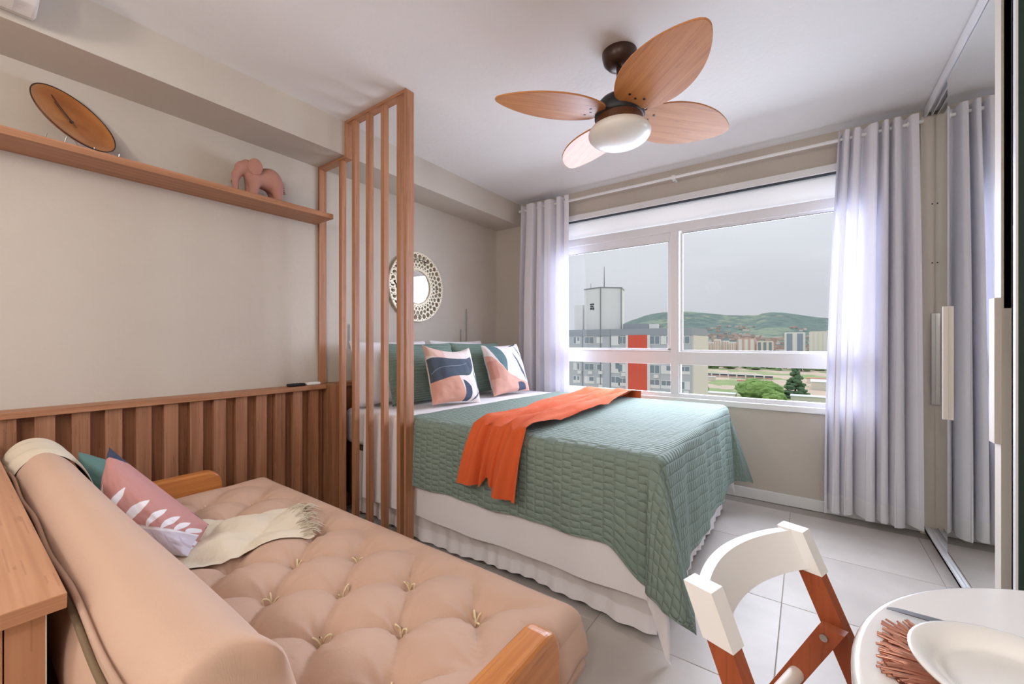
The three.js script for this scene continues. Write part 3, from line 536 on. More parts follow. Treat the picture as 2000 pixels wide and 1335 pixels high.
    return [x + ear, y + ear * 0.5 + w * Math.sin(th) * 1.2 - 0.012 * Math.cos(xi * 1.5) * (Math.sin(th) > 0 ? 1 : 0), z + w * Math.cos(th), x, b * 0.8];
  }), M.sofa, t);
  const zip = (q, dy) => { const p = []; for (let k = 2; k <= 48; k++) { const a = k / 50, [z, y] = ring(q + 0.004 * Math.sin(k * 0.45), 1.035); p.push([lerp(bx0 + 0.04, bx1 - 0.03, a), y - 0.004 + dy, z + 0.002]); } return tube(p, 0.0045, 160, 6); };
  mesh('zip', zip(0.385, 0), std({ color: 0x7b684f, roughness: 0.8 }), t);
  mesh('piping', zip(0.368, 0.002), M.sofa, t);
  for (const [x0, x1] of [[-2.445, -2.385], [-0.52, -0.456]]) {
    const s = new THREE.Shape(); s.moveTo(0.12, 0.01); s.lineTo(0.80, 0.01); s.quadraticCurveTo(0.815, 0.3, 0.818, 0.42); s.quadraticCurveTo(0.82, 0.495, 0.765, 0.5); s.lineTo(0.12, 0.5); s.lineTo(0.12, 0.01);
    const g = new THREE.ExtrudeGeometry(s, { depth: x1 - x0 - 0.024, bevelEnabled: true, bevelSize: 0.012, bevelThickness: 0.012, bevelSegments: 4, curveSegments: 12 });
    mesh('arm', uvm(ni(g).rotateY(Math.PI / 2).translate(x0 + 0.012, 0, 0), 'z'), M.woodArm, t);
  }
  mesh('seat_frame', bx(-2.385, -0.52, 0.15, 0.232, -0.78, -0.16, 'x', 0.004), M.woodArm, t);
  settle(t);
}
const ivory = M.cream;
{ // fringed throw on the sofa seat
  const t = thing('fringed_throw', 'cream woven throw with a fringed end lying on the sofa seat', 'throw');
  const A = [-1.99, -0.44], B = [-1.58, -0.375], C = [-1.475, -0.80], E = [-1.80, -0.915];
  const P = (a, b) => { const x = lerp(lerp(A[0], B[0], a), lerp(E[0], C[0], a), b) + 0.025 * Math.sin(b * 6 + 1) * (a - 0.3), z = lerp(lerp(A[1], B[1], a), lerp(E[1], C[1], a), b); return [x, z]; };
  const top = (a, b) => { const [x, z] = P(a, b); let m = -9; for (const [u, v] of [[0, 0], [0.05, 0], [-0.05, 0], [0, 0.05], [0, -0.05]]) m = Math.max(m, seatY(x + u, z + v) - Math.hypot(u, v) * 0.25); const ed = Math.min(a, 1 - a) * 8; return [x, m + 0.006 + 0.016 * clamp(ed) * (0.5 + 0.5 * Math.sin(a * 11 + b * 4)) * (0.4 + 0.6 * fbm(a * 4, b * 4, 99, 99, 3, 12)) + 0.012 * clamp(ed) * fbm(a * 6, b * 7, 99, 99, 2, 14), z]; };
  mesh('cloth', grid(60, 70, (a, b) => [...top(a, b), a * 0.4, b * 0.5]), ivory, t);
  const fr = []; for (let k = 0; k < 70; k++) { const a = (k + rnd() * 0.8) / 71, p = top(a, rr(0.9, 1)), l = rr(0.03, 0.055), w = rr(-0.02, 0.02); fr.push(tube([p, [p[0] + 0.012 + w * 0.3, p[1] + rr(0.004, 0.016), p[2] - l * 0.5], [p[0] + 0.018 + w, p[1] - 0.004, p[2] - l]], 0.0019, 6, 4)); }
  mesh('fringe', fr, ivory, t).userData.kind = 'stuff';
  settle(t);
}
{ // folded throw over the far end of the back cushion
  const g = grid(30, 70, (a, b) => {
    const th = lerp(-0.35, Math.PI - 0.1, b), n = 2.1, c = Math.cos(th), s = Math.sin(th), e = Math.pow(Math.abs(c) ** n + Math.abs(s) ** n, -1 / n), o = 0.009 + 0.004 * Math.sin(a * 14 + b * 5) - 0.006 * sstep(0.8, 1, a);
    const lx = c * e * (0.095 + o), ly = s * e * (0.205 + o), ca = Math.cos(-0.14), sa = Math.sin(-0.14);
    return [lerp(-2.34, -2.02, a) + 0.035 * Math.sin(b * 4 + 0.4), 0.581 + (-lx * sa + ly * ca), -0.22 - (lx * ca + ly * sa), a * 0.3, b];
  });
  tag(settle(mesh('folded_throw', g, ivory)), 'folded cream throw draped over the far end of the sofa back', 'throw');
}
tag(settle(mesh('sofa_cushion', quadPillow([-1.98, 0.782, -0.344], [-1.69, 0.515, -0.545], [-1.64, 0.45, -0.47], [-1.86, 0.47, -0.30], 0.24, 15, 40, 0.012), cloth(printC))), 'dusty pink cushion with a white palm leaf print on the sofa', 'cushion', 'cushions on the sofa');
tag(settle(mesh('sofa_cushion', quadPillow([-2.2, 0.742, -0.30], [-2.06, 0.66, -0.42], [-2.05, 0.47, -0.52], [-2.21, 0.48, -0.33], 0.12, 16), cloth(printD))), 'teal, white and navy cushion half hidden behind the pink sofa cushion', 'cushion', 'cushions on the sofa');
// ---------------------------------------------------------------- things on the wall shelf and the cap rail
{ // elephant figurine, facing along +z
  const t = thing('elephant_figurine', 'small pink clay elephant figurine standing on the wall shelf', 'figurine');
  const c = [-2.575, 2.085, -1.085];
  const f = (x, y, z) => { // z forward (head), y up
    const p = [x, y, z];
    let d = capd(p, [0, 0.012, -0.055], [0, 0.006, 0.035], 0.056, 0.05);
    d = smin(d, capd(p, [0, 0.03, -0.045], [0, 0.0, -0.06], 0.05, 0.05), 0.03);
    d = smin(d, capd(p, [0, 0.05, 0.075], [0, 0.045, 0.09], 0.044, 0.036), 0.02);
    d = smin(d, capd(p, [0, 0.035, 0.105], [0, -0.005, 0.125], 0.026, 0.021), 0.02);
    d = smin(d, capd(p, [0, -0.005, 0.125], [0, -0.05, 0.132], 0.021, 0.016), 0.012);
    d = smin(d, capd(p, [0, -0.05, 0.132], [0, -0.1, 0.126], 0.016, 0.014), 0.012);
    for (const s of [-1, 1]) { d = smin(d, capd(p, [s * 0.028, -0.02, 0.042], [s * 0.03, -0.1, 0.05], 0.028, 0.022), 0.02); d = smin(d, capd(p, [s * 0.028, -0.015, -0.075], [s * 0.03, -0.1, -0.085], 0.034, 0.021), 0.02); }
    d = smin(d, capd(p, [0, 0.03, -0.105], [0, -0.04, -0.122], 0.008, 0.006), 0.01);
    return Math.max(d, -0.111 - y);
  };
  mesh('body', sdf(f, c, 0.16, 64, M.clay), M.clay, t);
  for (const s of [-1, 1]) { const e = new THREE.SphereGeometry(1, 20, 14); e.scale(0.009, 0.047, 0.037); e.rotateY(-s * 0.35); mesh('ear', ni(e).translate(c[0] + s * 0.05, c[1] + 0.052, c[2] + 0.05), M.clay, t); }
  for (let k = 0; k < 6; k++) mesh('tail_notch', bx(c[0] - 0.006, c[0] + 0.006, c[1] + 0.015 - k * 0.011, c[1] + 0.02 - k * 0.011, c[2] - 0.128 - k * 0.002, c[2] - 0.115 - k * 0.002, 'x', 0.0015), M.clay, t);
  settle(t);
}
{ // round dish with dark hands on a wire easel
  const t = thing('display_dish', 'round amber dish with a dark rim and dark hand-like lines on a wire easel', 'dish');
  const amber = phys({ map: tex(256, 256, (u, v) => mix3(S(204, 138, 78), S(156, 88, 40), fbm(u * 5, v * 5, 5, 5, 4, 71) * 1.5 - 0.25)), roughness: 0.28, clearcoat: 0.4, side: THREE.DoubleSide });
  const rim = std({ color: 0x3a241a, roughness: 0.4 }), q = new THREE.Group(); t.add(q); q.name = 'dish';
  mesh('bowl', lathe([[0.0, -0.022], [0.05, -0.021], [0.1, -0.014], [0.13, -0.006], [0.148, 0.004], [0.15, 0.006], [0.148, 0.0], [0.13, -0.012], [0.1, -0.02], [0.05, -0.027], [0, -0.028]], 0, 0, 0, 56), amber, q);
  mesh('rim', ni(new THREE.TorusGeometry(0.1495, 0.0022, 8, 72)).rotateX(Math.PI / 2).translate(0, 0.006, 0), rim, q);
  mesh('hand', tube([[0, -0.016, 0], [-0.04, -0.015, 0.045], [-0.075, -0.009, 0.088]], 0.0018, 12, 5), rim, q);
  mesh('hand', tube([[0.02, -0.016, -0.02], [-0.02, -0.016, 0.034], [-0.05, -0.014, 0.07]], 0.0014, 12, 5), rim, q);
  mesh('hub', lathe([[0, 0.004], [0.006, 0.002], [0.006, -0.006], [0, -0.006]], 0, -0.016, 0, 12), rim, q);
  orient(q, [0, 0, 1]); q.position.set(-2.591, 2.118, -0.342);
  q.quaternion.setFromUnitVectors(new THREE.Vector3(0, 1, 0), new THREE.Vector3(0.747, 0.5, -0.437).normalize());
  const wm = std({ color: 0xd8d6d0, roughness: 0.3, metalness: 0.7 });
  for (const z of [-0.36, -0.44]) mesh('easel', tube([[-2.66, 1.976, z + 0.05], [-2.64, 2.06, z + 0.03], [-2.585, 1.978, z - 0.01], [-2.535, 1.977, z - 0.03], [-2.528, 2.0, z - 0.032]], 0.002, 30, 6), wm, t);
  mesh('easel_foot', tube([[-2.6, 1.976, -0.25], [-2.6, 2.03, -0.262]], 0.002, 4, 6), wm, t);
  settle(t);
}
for (const [z0, z1, m, l] of [[-1.375, -1.27, M.black, 'slim black remote control lying on the cap rail'], [-1.475, -1.385, M.white, 'slim white remote control lying on the cap rail']]) {
  const t = thing('remote_control', l, 'remote');
  mesh('case', bx(-2.665, -2.623, 0.8685, 0.886, z0, z1, 'z', 0.006), m, t);
  for (let k = 0; k < 3; k++) mesh('button', cyl([-2.644, 0.886, lerp(z0, z1, 0.25 + k * 0.2)], [-2.644, 0.888, lerp(z0, z1, 0.25 + k * 0.2)], 0.005, 0.005, 8), m === M.black ? M.seal : M.alu, t);
  settle(t);
}

// ---------------------------------------------------------------- ceiling fan
{
  const t = thing('ceiling_fan', 'ceiling fan with four wide leaf shaped wooden blades and an opal lamp', 'ceiling fan');
  const x = -0.74, z = -1.925;
  mesh('canopy', lathe([[0, -0.075], [0.03, -0.074], [0.055, -0.066], [0.074, -0.045], [0.081, -0.02], [0.082, 0]], x, H - 0.001, z), M.brown, t);
  mesh('downrod', cyl([x, 2.3, z], [x, H - 0.07, z], 0.014), M.brown, t);
  mesh('motor', lathe([[0, 0.085], [0.05, 0.08], [0.09, 0.066], [0.108, 0.045], [0.11, 0.03], [0.118, 0.022], [0.118, -0.016], [0.1, -0.03], [0, -0.03]], x, 2.255, z), M.black, t);
  mesh('lamp_collar', lathe([[0.1, 0.0], [0.11, -0.002], [0.114, -0.04], [0.13, -0.046], [0.13, -0.052], [0, -0.052]], x, 2.235, z), std({ color: 0x6b4632, roughness: 0.4 }), t);
  const pr = []; for (let k = 0; k <= 16; k++) { const a = k / 16 * Math.PI / 2 * 1.25 - 0.39; pr.push([Math.max(0, Math.cos(a + 0) * 0.148), -Math.sin(a) * 0.062]); } pr.push([0, -0.062]);
  mesh('lamp_bowl', lathe(pr, x, 2.16, z, 48), M.opal, t);
  const hw = [[0.105, 0.062], [0.12, 0.09], [0.15, 0.112], [0.2, 0.135], [0.26, 0.15], [0.33, 0.153], [0.4, 0.143], [0.47, 0.12], [0.53, 0.088], [0.575, 0.055], [0.602, 0.028], [0.612, 0.008]];
  const sh = new THREE.Shape(); const L = hw.map(([r, w]) => new THREE.Vector2(r, w * 0.93)), Rr = hw.map(([r, w]) => new THREE.Vector2(r, -w * 1.0)).reverse();
  sh.moveTo(L[0].x, L[0].y); sh.splineThru(L.slice(1)); sh.splineThru(Rr); sh.closePath();
  const bg = uvm(new THREE.ExtrudeGeometry(sh, { depth: 0.004, bevelEnabled: true, bevelSize: 0.002, bevelThickness: 0.002, bevelSegments: 2, curveSegments: 5 }), 'x', 0.2, 0.3);
  for (let k = 0; k < 4; k++) {
    const b = new THREE.Mesh(bg, M.woodFan); b.name = 'blade'; b.castShadow = b.receiveShadow = true; t.add(b);
    const a = (41 + 90 * k) * Math.PI / 180, rad = new THREE.Vector3(Math.cos(a), 0, Math.sin(a)), tan = new THREE.Vector3(-Math.sin(a), 0, Math.cos(a)), p = 9.5 * Math.PI / 180;
    const Y = tan.clone().multiplyScalar(Math.cos(p)).add(new THREE.Vector3(0, Math.sin(p), 0)), Z = rad.clone().cross(Y);
    b.quaternion.setFromRotationMatrix(new THREE.Matrix4().makeBasis(rad, Y, Z)); b.position.set(x, 2.252, z);
    const dn = Z.y < 0 ? 1 : -1;
    for (const [u, v] of [[0.15, 0.0], [0.165, 0.036], [0.165, -0.036]]) mesh('screw', cyl([u, v, dn > 0 ? 0.005 : 0.001], [u, v, dn > 0 ? 0.0075 : -0.0035], 0.0062, 0.0062, 10), M.black, b);
    mesh('blade_bracket', bx(0.06, 0.17, -0.04, 0.04, dn > 0 ? -0.008 : 0.006, dn > 0 ? -0.002 : 0.012, 'x'), M.black, b);
  }
  settle(t);
}

// ---------------------------------------------------------------- table, setting, chair
{
  const t = thing('round_table', 'small round white dining table', 'table');
  mesh('tabletop', lathe([[0, 0], [0.4, 0], [0.407, -0.003], [0.41, -0.009], [0.41, -0.019], [0.406, -0.024], [0.395, -0.026], [0, -0.026]], 0.455, 0.75, -0.655, 96), M.whiteGloss, t);
  mesh('column', cyl([0.455, 0.02, -0.655], [0.455, 0.724, -0.655], 0.035, 0.035, 24), M.white, t);
  mesh('foot_plate', lathe([[0, 0.02], [0.2, 0.018], [0.23, 0.006], [0.23, 0], [0, 0]], 0.455, 0, -0.655, 40), M.white, t);
  settle(t);
}
{ // copper charger made of radiating twigs
  const g = [], cx = 0.186, cz = -0.7;
  for (let k = 0; k < 420; k++) {
    const a = k / 420 * Math.PI * 2 + rr(-0.03, 0.03), R = rr(0.1, 0.12) + 0.008 * Math.sin(a * 5 + 1), r0 = rr(0.02, 0.075), b = a + rr(-0.16, 0.16), y = rr(0.7525, 0.757);
    g.push(tube([[cx + Math.cos(a) * r0, y, cz + Math.sin(a) * r0], [cx + Math.cos((a + b) / 2) * (r0 + R) / 2, y + rr(-0.001, 0.002), cz + Math.sin((a + b) / 2) * (r0 + R) / 2], [cx + Math.cos(b) * R, y, cz + Math.sin(b) * R]], rr(0.0012, 0.0021), 5, 5));
  }
  g.push(lathe([[0, 0.0012], [0.109, 0.0012], [0.109, 0], [0, 0]], cx, 0.7506, cz, 30));
  tag(settle(mesh('charger_plate', g, M.copper)), 'copper coral-like charger plate under the white plate', 'charger');
}
{
  const g = lathe([[0, 0.008], [0.066, 0.008], [0.074, 0.012], [0.079, 0.022], [0.096, 0.026], [0.1, 0.025], [0.1, 0.0225], [0.082, 0.018], [0.077, 0.007], [0.068, 0.002], [0, 0]], 0.2, 0.7595, -0.684, 72);
  tag(settle(mesh('dinner_plate', g, M.whiteGloss)), 'glossy white plate set on the copper charger', 'plate');
}
{
  const t = thing('table_knife', 'steel table knife lying at the edge of the copper charger', 'knife');
  const s = new THREE.Shape(); s.moveTo(0, 0); s.lineTo(0.085, 0.0); s.quadraticCurveTo(0.105, 0.002, 0.105, 0.01); s.lineTo(0.0, 0.016); s.closePath();
  mesh('blade', ni(new THREE.ExtrudeGeometry(s, { depth: 0.0012, bevelEnabled: false })).rotateX(-Math.PI / 2).rotateY(Math.PI + 0.02).translate(0.2, 0.7585, -0.822), M.steel, t);
  mesh('handle', bx(0.2, 0.29, 0.7565, 0.7615, -0.826, -0.812, 'x', 0.002), M.steel, t);
  t.rotation.z = 0.0; settle(t);
}
{ // folding chair pushed in at the table
  const t = thing('folding_chair', 'folding chair with a curved white backrest and reddish wooden legs', 'chair');
  const mid = [-0.071, -0.79], fw = [0.948, 0.319], sd = [0.323, -0.946], lean = Math.tan(24 * Math.PI / 180);
  const P = (s, f, y) => [mid[0] + sd[0] * s + fw[0] * f, y, mid[1] + sd[1] * s + fw[1] * f];
  const post = (y) => (0.8 - y) * lean, hwd = 0.156;
  // a bar between two heights: s across, f centre line, widths along s and f
  const bar = (s0, s1, yA, yB, fA, fB, hf) => { const v = [], quad = (a, b, c, d) => v.push(...a, ...b, ...c, ...a, ...c, ...d), c = []; for (const [y, f] of [[yA, fA], [yB, fB]]) for (const [s, q] of [[s0, -hf], [s1, -hf], [s1, hf], [s0, hf]]) c.push(P(s, f + q, y)); quad(c[0], c[1], c[2], c[3]); quad(c[7], c[6], c[5], c[4]); for (let k = 0; k < 4; k++) { const n = (k + 1) % 4; quad(c[k], c[k + 4], c[n + 4], c[n]); } const g = new THREE.BufferGeometry(); g.setAttribute('position', new THREE.BufferAttribute(new Float32Array(v), 3)); g.computeVertexNormals(); return uvm(g, 'y'); };
  for (const q of [-1, 1]) {
    const a = q * hwd - 0.012, b = q * hwd + 0.012;
    mesh('front_leg', bar(a, b, 0.737, 0, post(0.737), post(0), 0.018), M.woodChair, t);
    mesh('post_cap', bar(q * hwd - 0.015, q * hwd + 0.015, 0.802, 0.735, post(0.802), post(0.735), 0.021), M.white, t);
    const s2 = q * (hwd - 0.034), f0 = post(0.652);
    mesh('rear_leg', bar(s2 - 0.01, s2 + 0.01, 0.665, 0, f0 + 0.006, f0 - 0.33, 0.018), M.woodChair, t);
    for (const [s, f] of [[q * hwd - q * 0.0128, post(0.65)], [s2 - 0.0105 * q, f0 - 0.004]]) { mesh('bolt', cyl(P(s - q * 0.003, f, 0.648), P(s, f, 0.648), 0.006, 0.0065, 12), M.chrome, t); }
    mesh('pivot_pin', cyl(P(q * hwd, f0, 0.65), P(s2, f0, 0.65), 0.005, 0.005, 8), M.chrome, t);
  }
  mesh('backrest', (() => { const n = 36, th = 0.008, pos = (i, o, y) => { const s = lerp(-hwd, hwd, i / n); return P(s, post(y) - 0.036 * (1 - (s / hwd) ** 2) + o, y); }; const v = [], quad = (a, b, c, d) => v.push(...a, ...b, ...c, ...a, ...c, ...d);
    for (let i = 0; i < n; i++) { const a = [pos(i, th, 0.8), pos(i + 1, th, 0.8), pos(i + 1, th, 0.74), pos(i, th, 0.74)], b = [pos(i, -th, 0.8), pos(i + 1, -th, 0.8), pos(i + 1, -th, 0.74), pos(i, -th, 0.74)]; quad(a[0], a[3], a[2], a[1]); quad(b[0], b[1], b[2], b[3]); quad(a[0], a[1], b[1], b[0]); quad(a[3], b[3], b[2], a[2]); if (!i) quad(a[0], b[0], b[3], a[3]); if (i === n - 1) quad(a[1], a[2], b[2], b[1]); }
    const g = new THREE.BufferGeometry(); g.setAttribute('position', new THREE.BufferAttribute(new Float32Array(v), 3)); g.setAttribute('uv', new THREE.BufferAttribute(new Float32Array(v.length / 3 * 2), 2)); return toCreasedNormals(g, 0.6); })(), M.white, t);
  for (const f of [0.14, 0.21, 0.28, 0.35, 0.42]) mesh('seat_slat', bar(-0.15, 0.15, 0.452, 0.438, f - 0.02, f - 0.02, 0.028), M.woodChair, t);
  const f0c = post(0.652) - 0.045;
  mesh('crossbar', cyl(P(-hwd + 0.035, f0c, 0.56), P(hwd - 0.035, f0c, 0.56), 0.012), M.beige, t);
  mesh('crossbar', cyl(P(-hwd, post(0.2), 0.2), P(hwd, post(0.2), 0.2), 0.011), M.woodChair, t);
  settle(t);
}
{ // console behind the sofa
  const t = thing('console_cabinet', 'wooden console cabinet standing close behind the sofa back', 'cabinet');
  const y = 0.765, x1 = -0.925, z0 = -0.114;
  mesh('cabinet_top', bx(-2.58, x1, y - 0.024, y, z0, 0.42, 'x', 0.0015), M.woodCounter, t);
  mesh('side_panel', bx(x1 - 0.042, x1 - 0.02, 0, y - 0.024, z0 + 0.02, z0 + 0.06, 'y', 0.001), M.woodCounter, t);
  mesh('side_panel', bx(x1 - 0.042, x1 - 0.02, 0, y - 0.024, z0 + 0.0615, 0.4, 'y', 0.001), M.woodCounter, t);
  mesh('edge_band', bx(x1 - 0.042, x1 - 0.0195, 0, y - 0.024, z0 + 0.019, z0 + 0.0205), M.beige, t);
  mesh('body', bx(-2.57, x1 - 0.043, 0.02, y - 0.024, z0 + 0.02, 0.4), M.woodCounter, t);
  settle(t);
}
// kitchen lamps behind the camera: opal globes on cords, warm
for (const [x, z, l] of [[-1.35, 1.0, 'opal globe pendant lamp hanging over the kitchen end by the console'], [0.35, 1.2, 'opal globe pendant lamp hanging over the kitchen end by the table']]) {
  const t = thing('pendant_lamp', l, 'lamp');
  const glow = std({ color: 0xffffff, emissive: 0xffe6cc, emissiveIntensity: 1 });
  mesh('lamp_globe', ni(new THREE.SphereGeometry(0.13, 32, 20)).translate(x, 2.12, z), glow, t);
  mesh('cord', cyl([x, 2.24, z], [x, H, z], 0.004, 0.004, 8), M.black, t);
  mesh('ceiling_cup', cyl([x, H - 0.03, z], [x, H - 0.001, z], 0.05, 0.05, 20), M.white, t);
  settle(t);
  const p = new THREE.PointLight(0xfff9f4, 2.9, 0, 2); p.position.set(x, 2.12, z); p.castShadow = true; p.shadow.radius = 6; scene.add(p);
}
// ---------------------------------------------------------------- the view outside
const GY = -38;
const O = {
  ground: std({ map: tex(512, 512, (u, v) => { const n = fbm(u * 8, v * 8, 8, 8, 5, 81), m = fbm(u * 22, v * 22, 22, 22, 4, 83); return n > 0.56 ? mix3(S(150, 168, 120), S(120, 146, 96), m) : mix3(S(206, 186, 170), S(182, 170, 158), m * 1.3); }, true, [1 / 260, 1 / 260]), roughness: 1 }),
  hill: std({ map: tex(512, 256, (u, v) => { const n = fbm(u * 14, v * 8, 14, 8, 5, 85), m = fbm(u * 60, v * 40, 60, 40, 3, 86); return mix3(mix3(S(100, 124, 120), S(130, 146, 128), sstep(0.5, 0.66, n)), S(82, 106, 108), sstep(0.45, 0.7, m) * 0.7); }, true, [1 / 1600, 1 / 900]), roughness: 1 }),
  grey: std({ color: 0xc3c7c9, roughness: 0.9 }), greyDark: std({ color: 0xa2a8ad, roughness: 0.9 }), red: std({ color: 0xe2604a, roughness: 0.85 }), cream: std({ color: 0xe6e0d2, roughness: 0.9 }),
  white: std({ color: 0xe9e9e4, roughness: 0.9 }), pink: std({ color: 0xd9b8ac, roughness: 0.9 }), pane: std({ color: 0x8a969d, roughness: 0.3 }), roofR: std({ color: 0xc08a76, roughness: 0.9 }), blueG: std({ color: 0x93a3b3, roughness: 0.25 }),
  tree: std({ color: 0x7fa05a, roughness: 1 }), treeD: std({ color: 0x5d7a5c, roughness: 1 }), belt: std({ color: 0x86a574, roughness: 1 }), metal: std({ color: 0x8b9092, roughness: 0.6 }), roofW: std({ color: 0xd5dde2, roughness: 0.7 }), dark: std({ color: 0x3b3f44, roughness: 0.8 }),
};
{ const g = new THREE.PlaneGeometry(9000, 5200, 1, 1); g.rotateX(-Math.PI / 2); const uv = g.attributes.uv, p = g.attributes.position; for (let i = 0; i < uv.count; i++) uv.setXY(i, p.getX(i), p.getZ(i)); g.translate(0, GY, -2640); struct(mesh('ground', g, O.ground)); }
{ // the hills
  const prof = [[-2600, 60], [-1500, 70], [-1100, 95], [-981, 120], [-896, 150], [-798, 179], [-705, 188], [-586, 186], [-446, 168], [-367, 156], [-217, 150], [-190, 160], [-150, 163], [-100, 159], [-12, 140], [92, 120], [300, 95], [900, 110], [1800, 80]];
  const ph = (x) => { for (let i = 1; i < prof.length; i++) if (x < prof[i][0]) { const t = (x - prof[i - 1][0]) / (prof[i][0] - prof[i - 1][0]); return lerp(prof[i - 1][1], prof[i][1], t); } return 80; };
  const g = grid(260, 60, (a, b) => { const x = lerp(-2600, 1800, a), z = lerp(-1500, -3600, b), q = (z + 1500) / -1100, r = ph(x * 2600 / Math.max(2200, 1600 - 0 * z + 1000 * Math.min(1, q))), k = q < 1 ? Math.pow(q, 1.35) : 1 - (q - 1) * 0.7; return [x, GY + (r - GY) * k + 9 * (fbm(x / 40, z / 40, 4096, 4096, 3, 5) - 0.5) * Math.min(1, q * 2) * (q < 1 ? 1 - 0.6 * q : 1), z, x, -z]; });
  struct(mesh('hills', g, O.hill));
  const m = new THREE.InstancedMesh(new THREE.BoxGeometry(1, 1, 1), std({ color: 0xffffff, roughness: 0.9 }), 900); m.name = 'hillside_houses'; m.userData.kind = 'stuff'; tag(m, 'tiny pinkish houses scattered over the lower hillside', 'houses');
  const mt = new THREE.Matrix4(), c = new THREE.Color(), ps = g.attributes.position;
  for (let k = 0; k < 900; k++) { let i; do { i = Math.floor(rr(3, k < 650 ? 15 : 22)) * 261 + Math.floor(rr(112, 166)); } while (vnoise(ps.getX(i) / 130, ps.getZ(i) / 130, 4096, 4096, 9) < 0.36); const s = rr(8, 18); mt.makeScale(s, rr(6, 11), s * 0.8); mt.setPosition(ps.getX(i) + rr(-9, 9), ps.getY(i) + 3, ps.getZ(i)); m.setMatrixAt(k, mt); c.set([0xd2bcb2, 0xc6a79c, 0xe0dad4, 0xb9a8a2][k % 4]); m.setColorAt(k, c); }
  scene.add(m);
}
{ // grey apartment block with a red stair tower
  const t = thing('apartment_building', 'grey apartment block with a red band and a white water tower on top', 'building');
  const z = -75;
  mesh('walls', bx(-62, -16, GY, 2.35, -88, z), O.grey, t);
  mesh('parapet', bx(-62.1, -15.9, 2.35, 3.6, -88.1, z + 0.15), O.greyDark, t);
  mesh('end_wall', bx(-16, -15.75, GY, 2.3, -88, z - 0.3), O.cream, t);
  mesh('red_band', bx(-27, -23.5, GY, 2.4, z, z + 0.4), O.red, t);
  mesh('band_edge', [bx(-27.5, -27, GY, 2.4, z, z + 0.3), bx(-23.5, -23, GY, 2.4, z, z + 0.3)], O.white, t);
  for (const x of [-36.4, -32.6, -30.6]) mesh('joint', bx(x - 0.06, x + 0.06, GY, 3.6, z, z + 0.18), O.metal, t);
  const cols = [[-41.2, 1.6, 1.5], [-38.1, 0.8, 1.5], [-37.3, 0.7, 1.4], [-35, 2.1, 1.4], [-32.8, 1.2, 1.2], [-29.6, 1.7, 2.0], [-28.2, 1.5, 1.5], [-22.2, 1.8, 1.6], [-20.2, 1.8, 1.5], [-17.1, 1.7, 1.4]];
  for (let r = 0; r < 5; r++) for (const [i, [x, w, h]] of cols.entries()) {
    const y = 1.5 - r * 2.62, hx = w / 2 * 1.0, f = mesh('window', bx(x - hx, x + hx, y - h / 2, y + h / 2, z, z + 0.08), O.white, t), lit = hash(i, r, 4), n = w > 1.4 ? 2 : 1;
    for (let q = 0; q < n; q++) { const a = x - hx + 0.1 + q * (w - 0.1) / n, b = a + (w - 0.3) / n; if (hash(i * 3 + q, r, 8) > 0.3) mesh('pane', bx(a, b, y - h / 2 + (lit > 0.5 ? 0.1 : h * 0.4), y + h / 2 - 0.1, z + 0.081, z + 0.1), O.pane, f); }
    if (lit > 0.55 && r > 0) mesh('air_unit', bx(x - 0.1, x + 0.7, y - h / 2 - 0.75, y - h / 2 - 0.15, z + 0.01, z + 0.4), O.white, t);
  }
  const cxT = -34.6, czT = -81.5; // water tower
  const oct = new THREE.CylinderGeometry(4.35, 4.35, 8.4, 6); oct.rotateY(0.227); oct.translate(cxT, 7.85, czT); mesh('water_tower', uvm(oct), O.white, t);
  const cap = new THREE.CylinderGeometry(4.45, 4.45, 0.22, 6); cap.rotateY(0.227); cap.translate(cxT, 12.1, czT); mesh('tower_cap', uvm(cap), O.metal, t);
  for (const a of [1.344, 0.297]) mesh('tower_pipe', cyl([cxT + Math.cos(a) * 4.35, 3.6, czT + Math.sin(a) * 4.35], [cxT + Math.cos(a) * 4.35, 12, czT + Math.sin(a) * 4.35], 0.09, 0.09, 6), O.metal, t);
  mesh('tower_emblem', [bx(-0.5, -0.05, 0.4, 0.7, 0, 0.1), bx(0.08, 0.5, 0.42, 0.7, 0, 0.1), bx(-0.45, 0.35, 0, 0.22, 0, 0.1), bx(-0.5, 0.1, -0.5, -0.15, 0, 0.1), bx(0.25, 0.5, -0.6, -0.1, 0, 0.1)].map((g) => g.rotateY(-0.297).translate(cxT - 0.292 * 3.78, 8.3, czT + 0.956 * 3.78)), O.dark, t);
  mesh('antenna', [cyl([-34.2, 12.2, -80.5], [-34.2, 16.8, -80.5], 0.12, 0.05, 6), cyl([-37.2, 12.2, -80.5], [-37.2, 13.6, -80.5], 0.06, 0.03, 6)], O.metal, t);
  mesh('roof_block', bx(-40.3, -38.4, 3.6, 9, -82, -79), O.white, t);
  mesh('roof_shed', bx(-30, -24.9, 3.6, 4.75, -82, -80), O.greyDark, t);
  mesh('roof_tank', bx(-24.8, -23.2, 3.6, 4.6, -81, -80), O.white, t);
  settle(t);
}
function tower(label, x0, x1, yT, z, d, m, cols, rows, pm, group) {
  const t = thing('distant_tower', label, 'building', group);
  mesh('walls', bx(x0, x1, GY, yT, z - d, z), m, t);
  mesh('roof_cap', bx(x0 + 1, x1 - 1, yT, yT + 1.6, z - d + 1, z - 1), m, t);
  const w = (x1 - x0) / cols;
  for (let i = 0; i < cols; i++) { const a = x0 + w * (i + 0.22), b = x0 + w * (i + 0.78), wn = mesh('window_strip', bx(a, b, yT - rows * 3, yT - 1.2, z, z + 0.2), pm, t); }
  settle(t);
}
tower('white tower block framing two tall blue glass strips far beyond the yard', -40.6, -2.4, 21, -1100, 22, O.white, 2, 17, O.blueG);
tower('beige tower block rising beside the curtain edge far outside', 4, 36, 22.5, -1100, 22, O.cream, 4, 16, O.white);
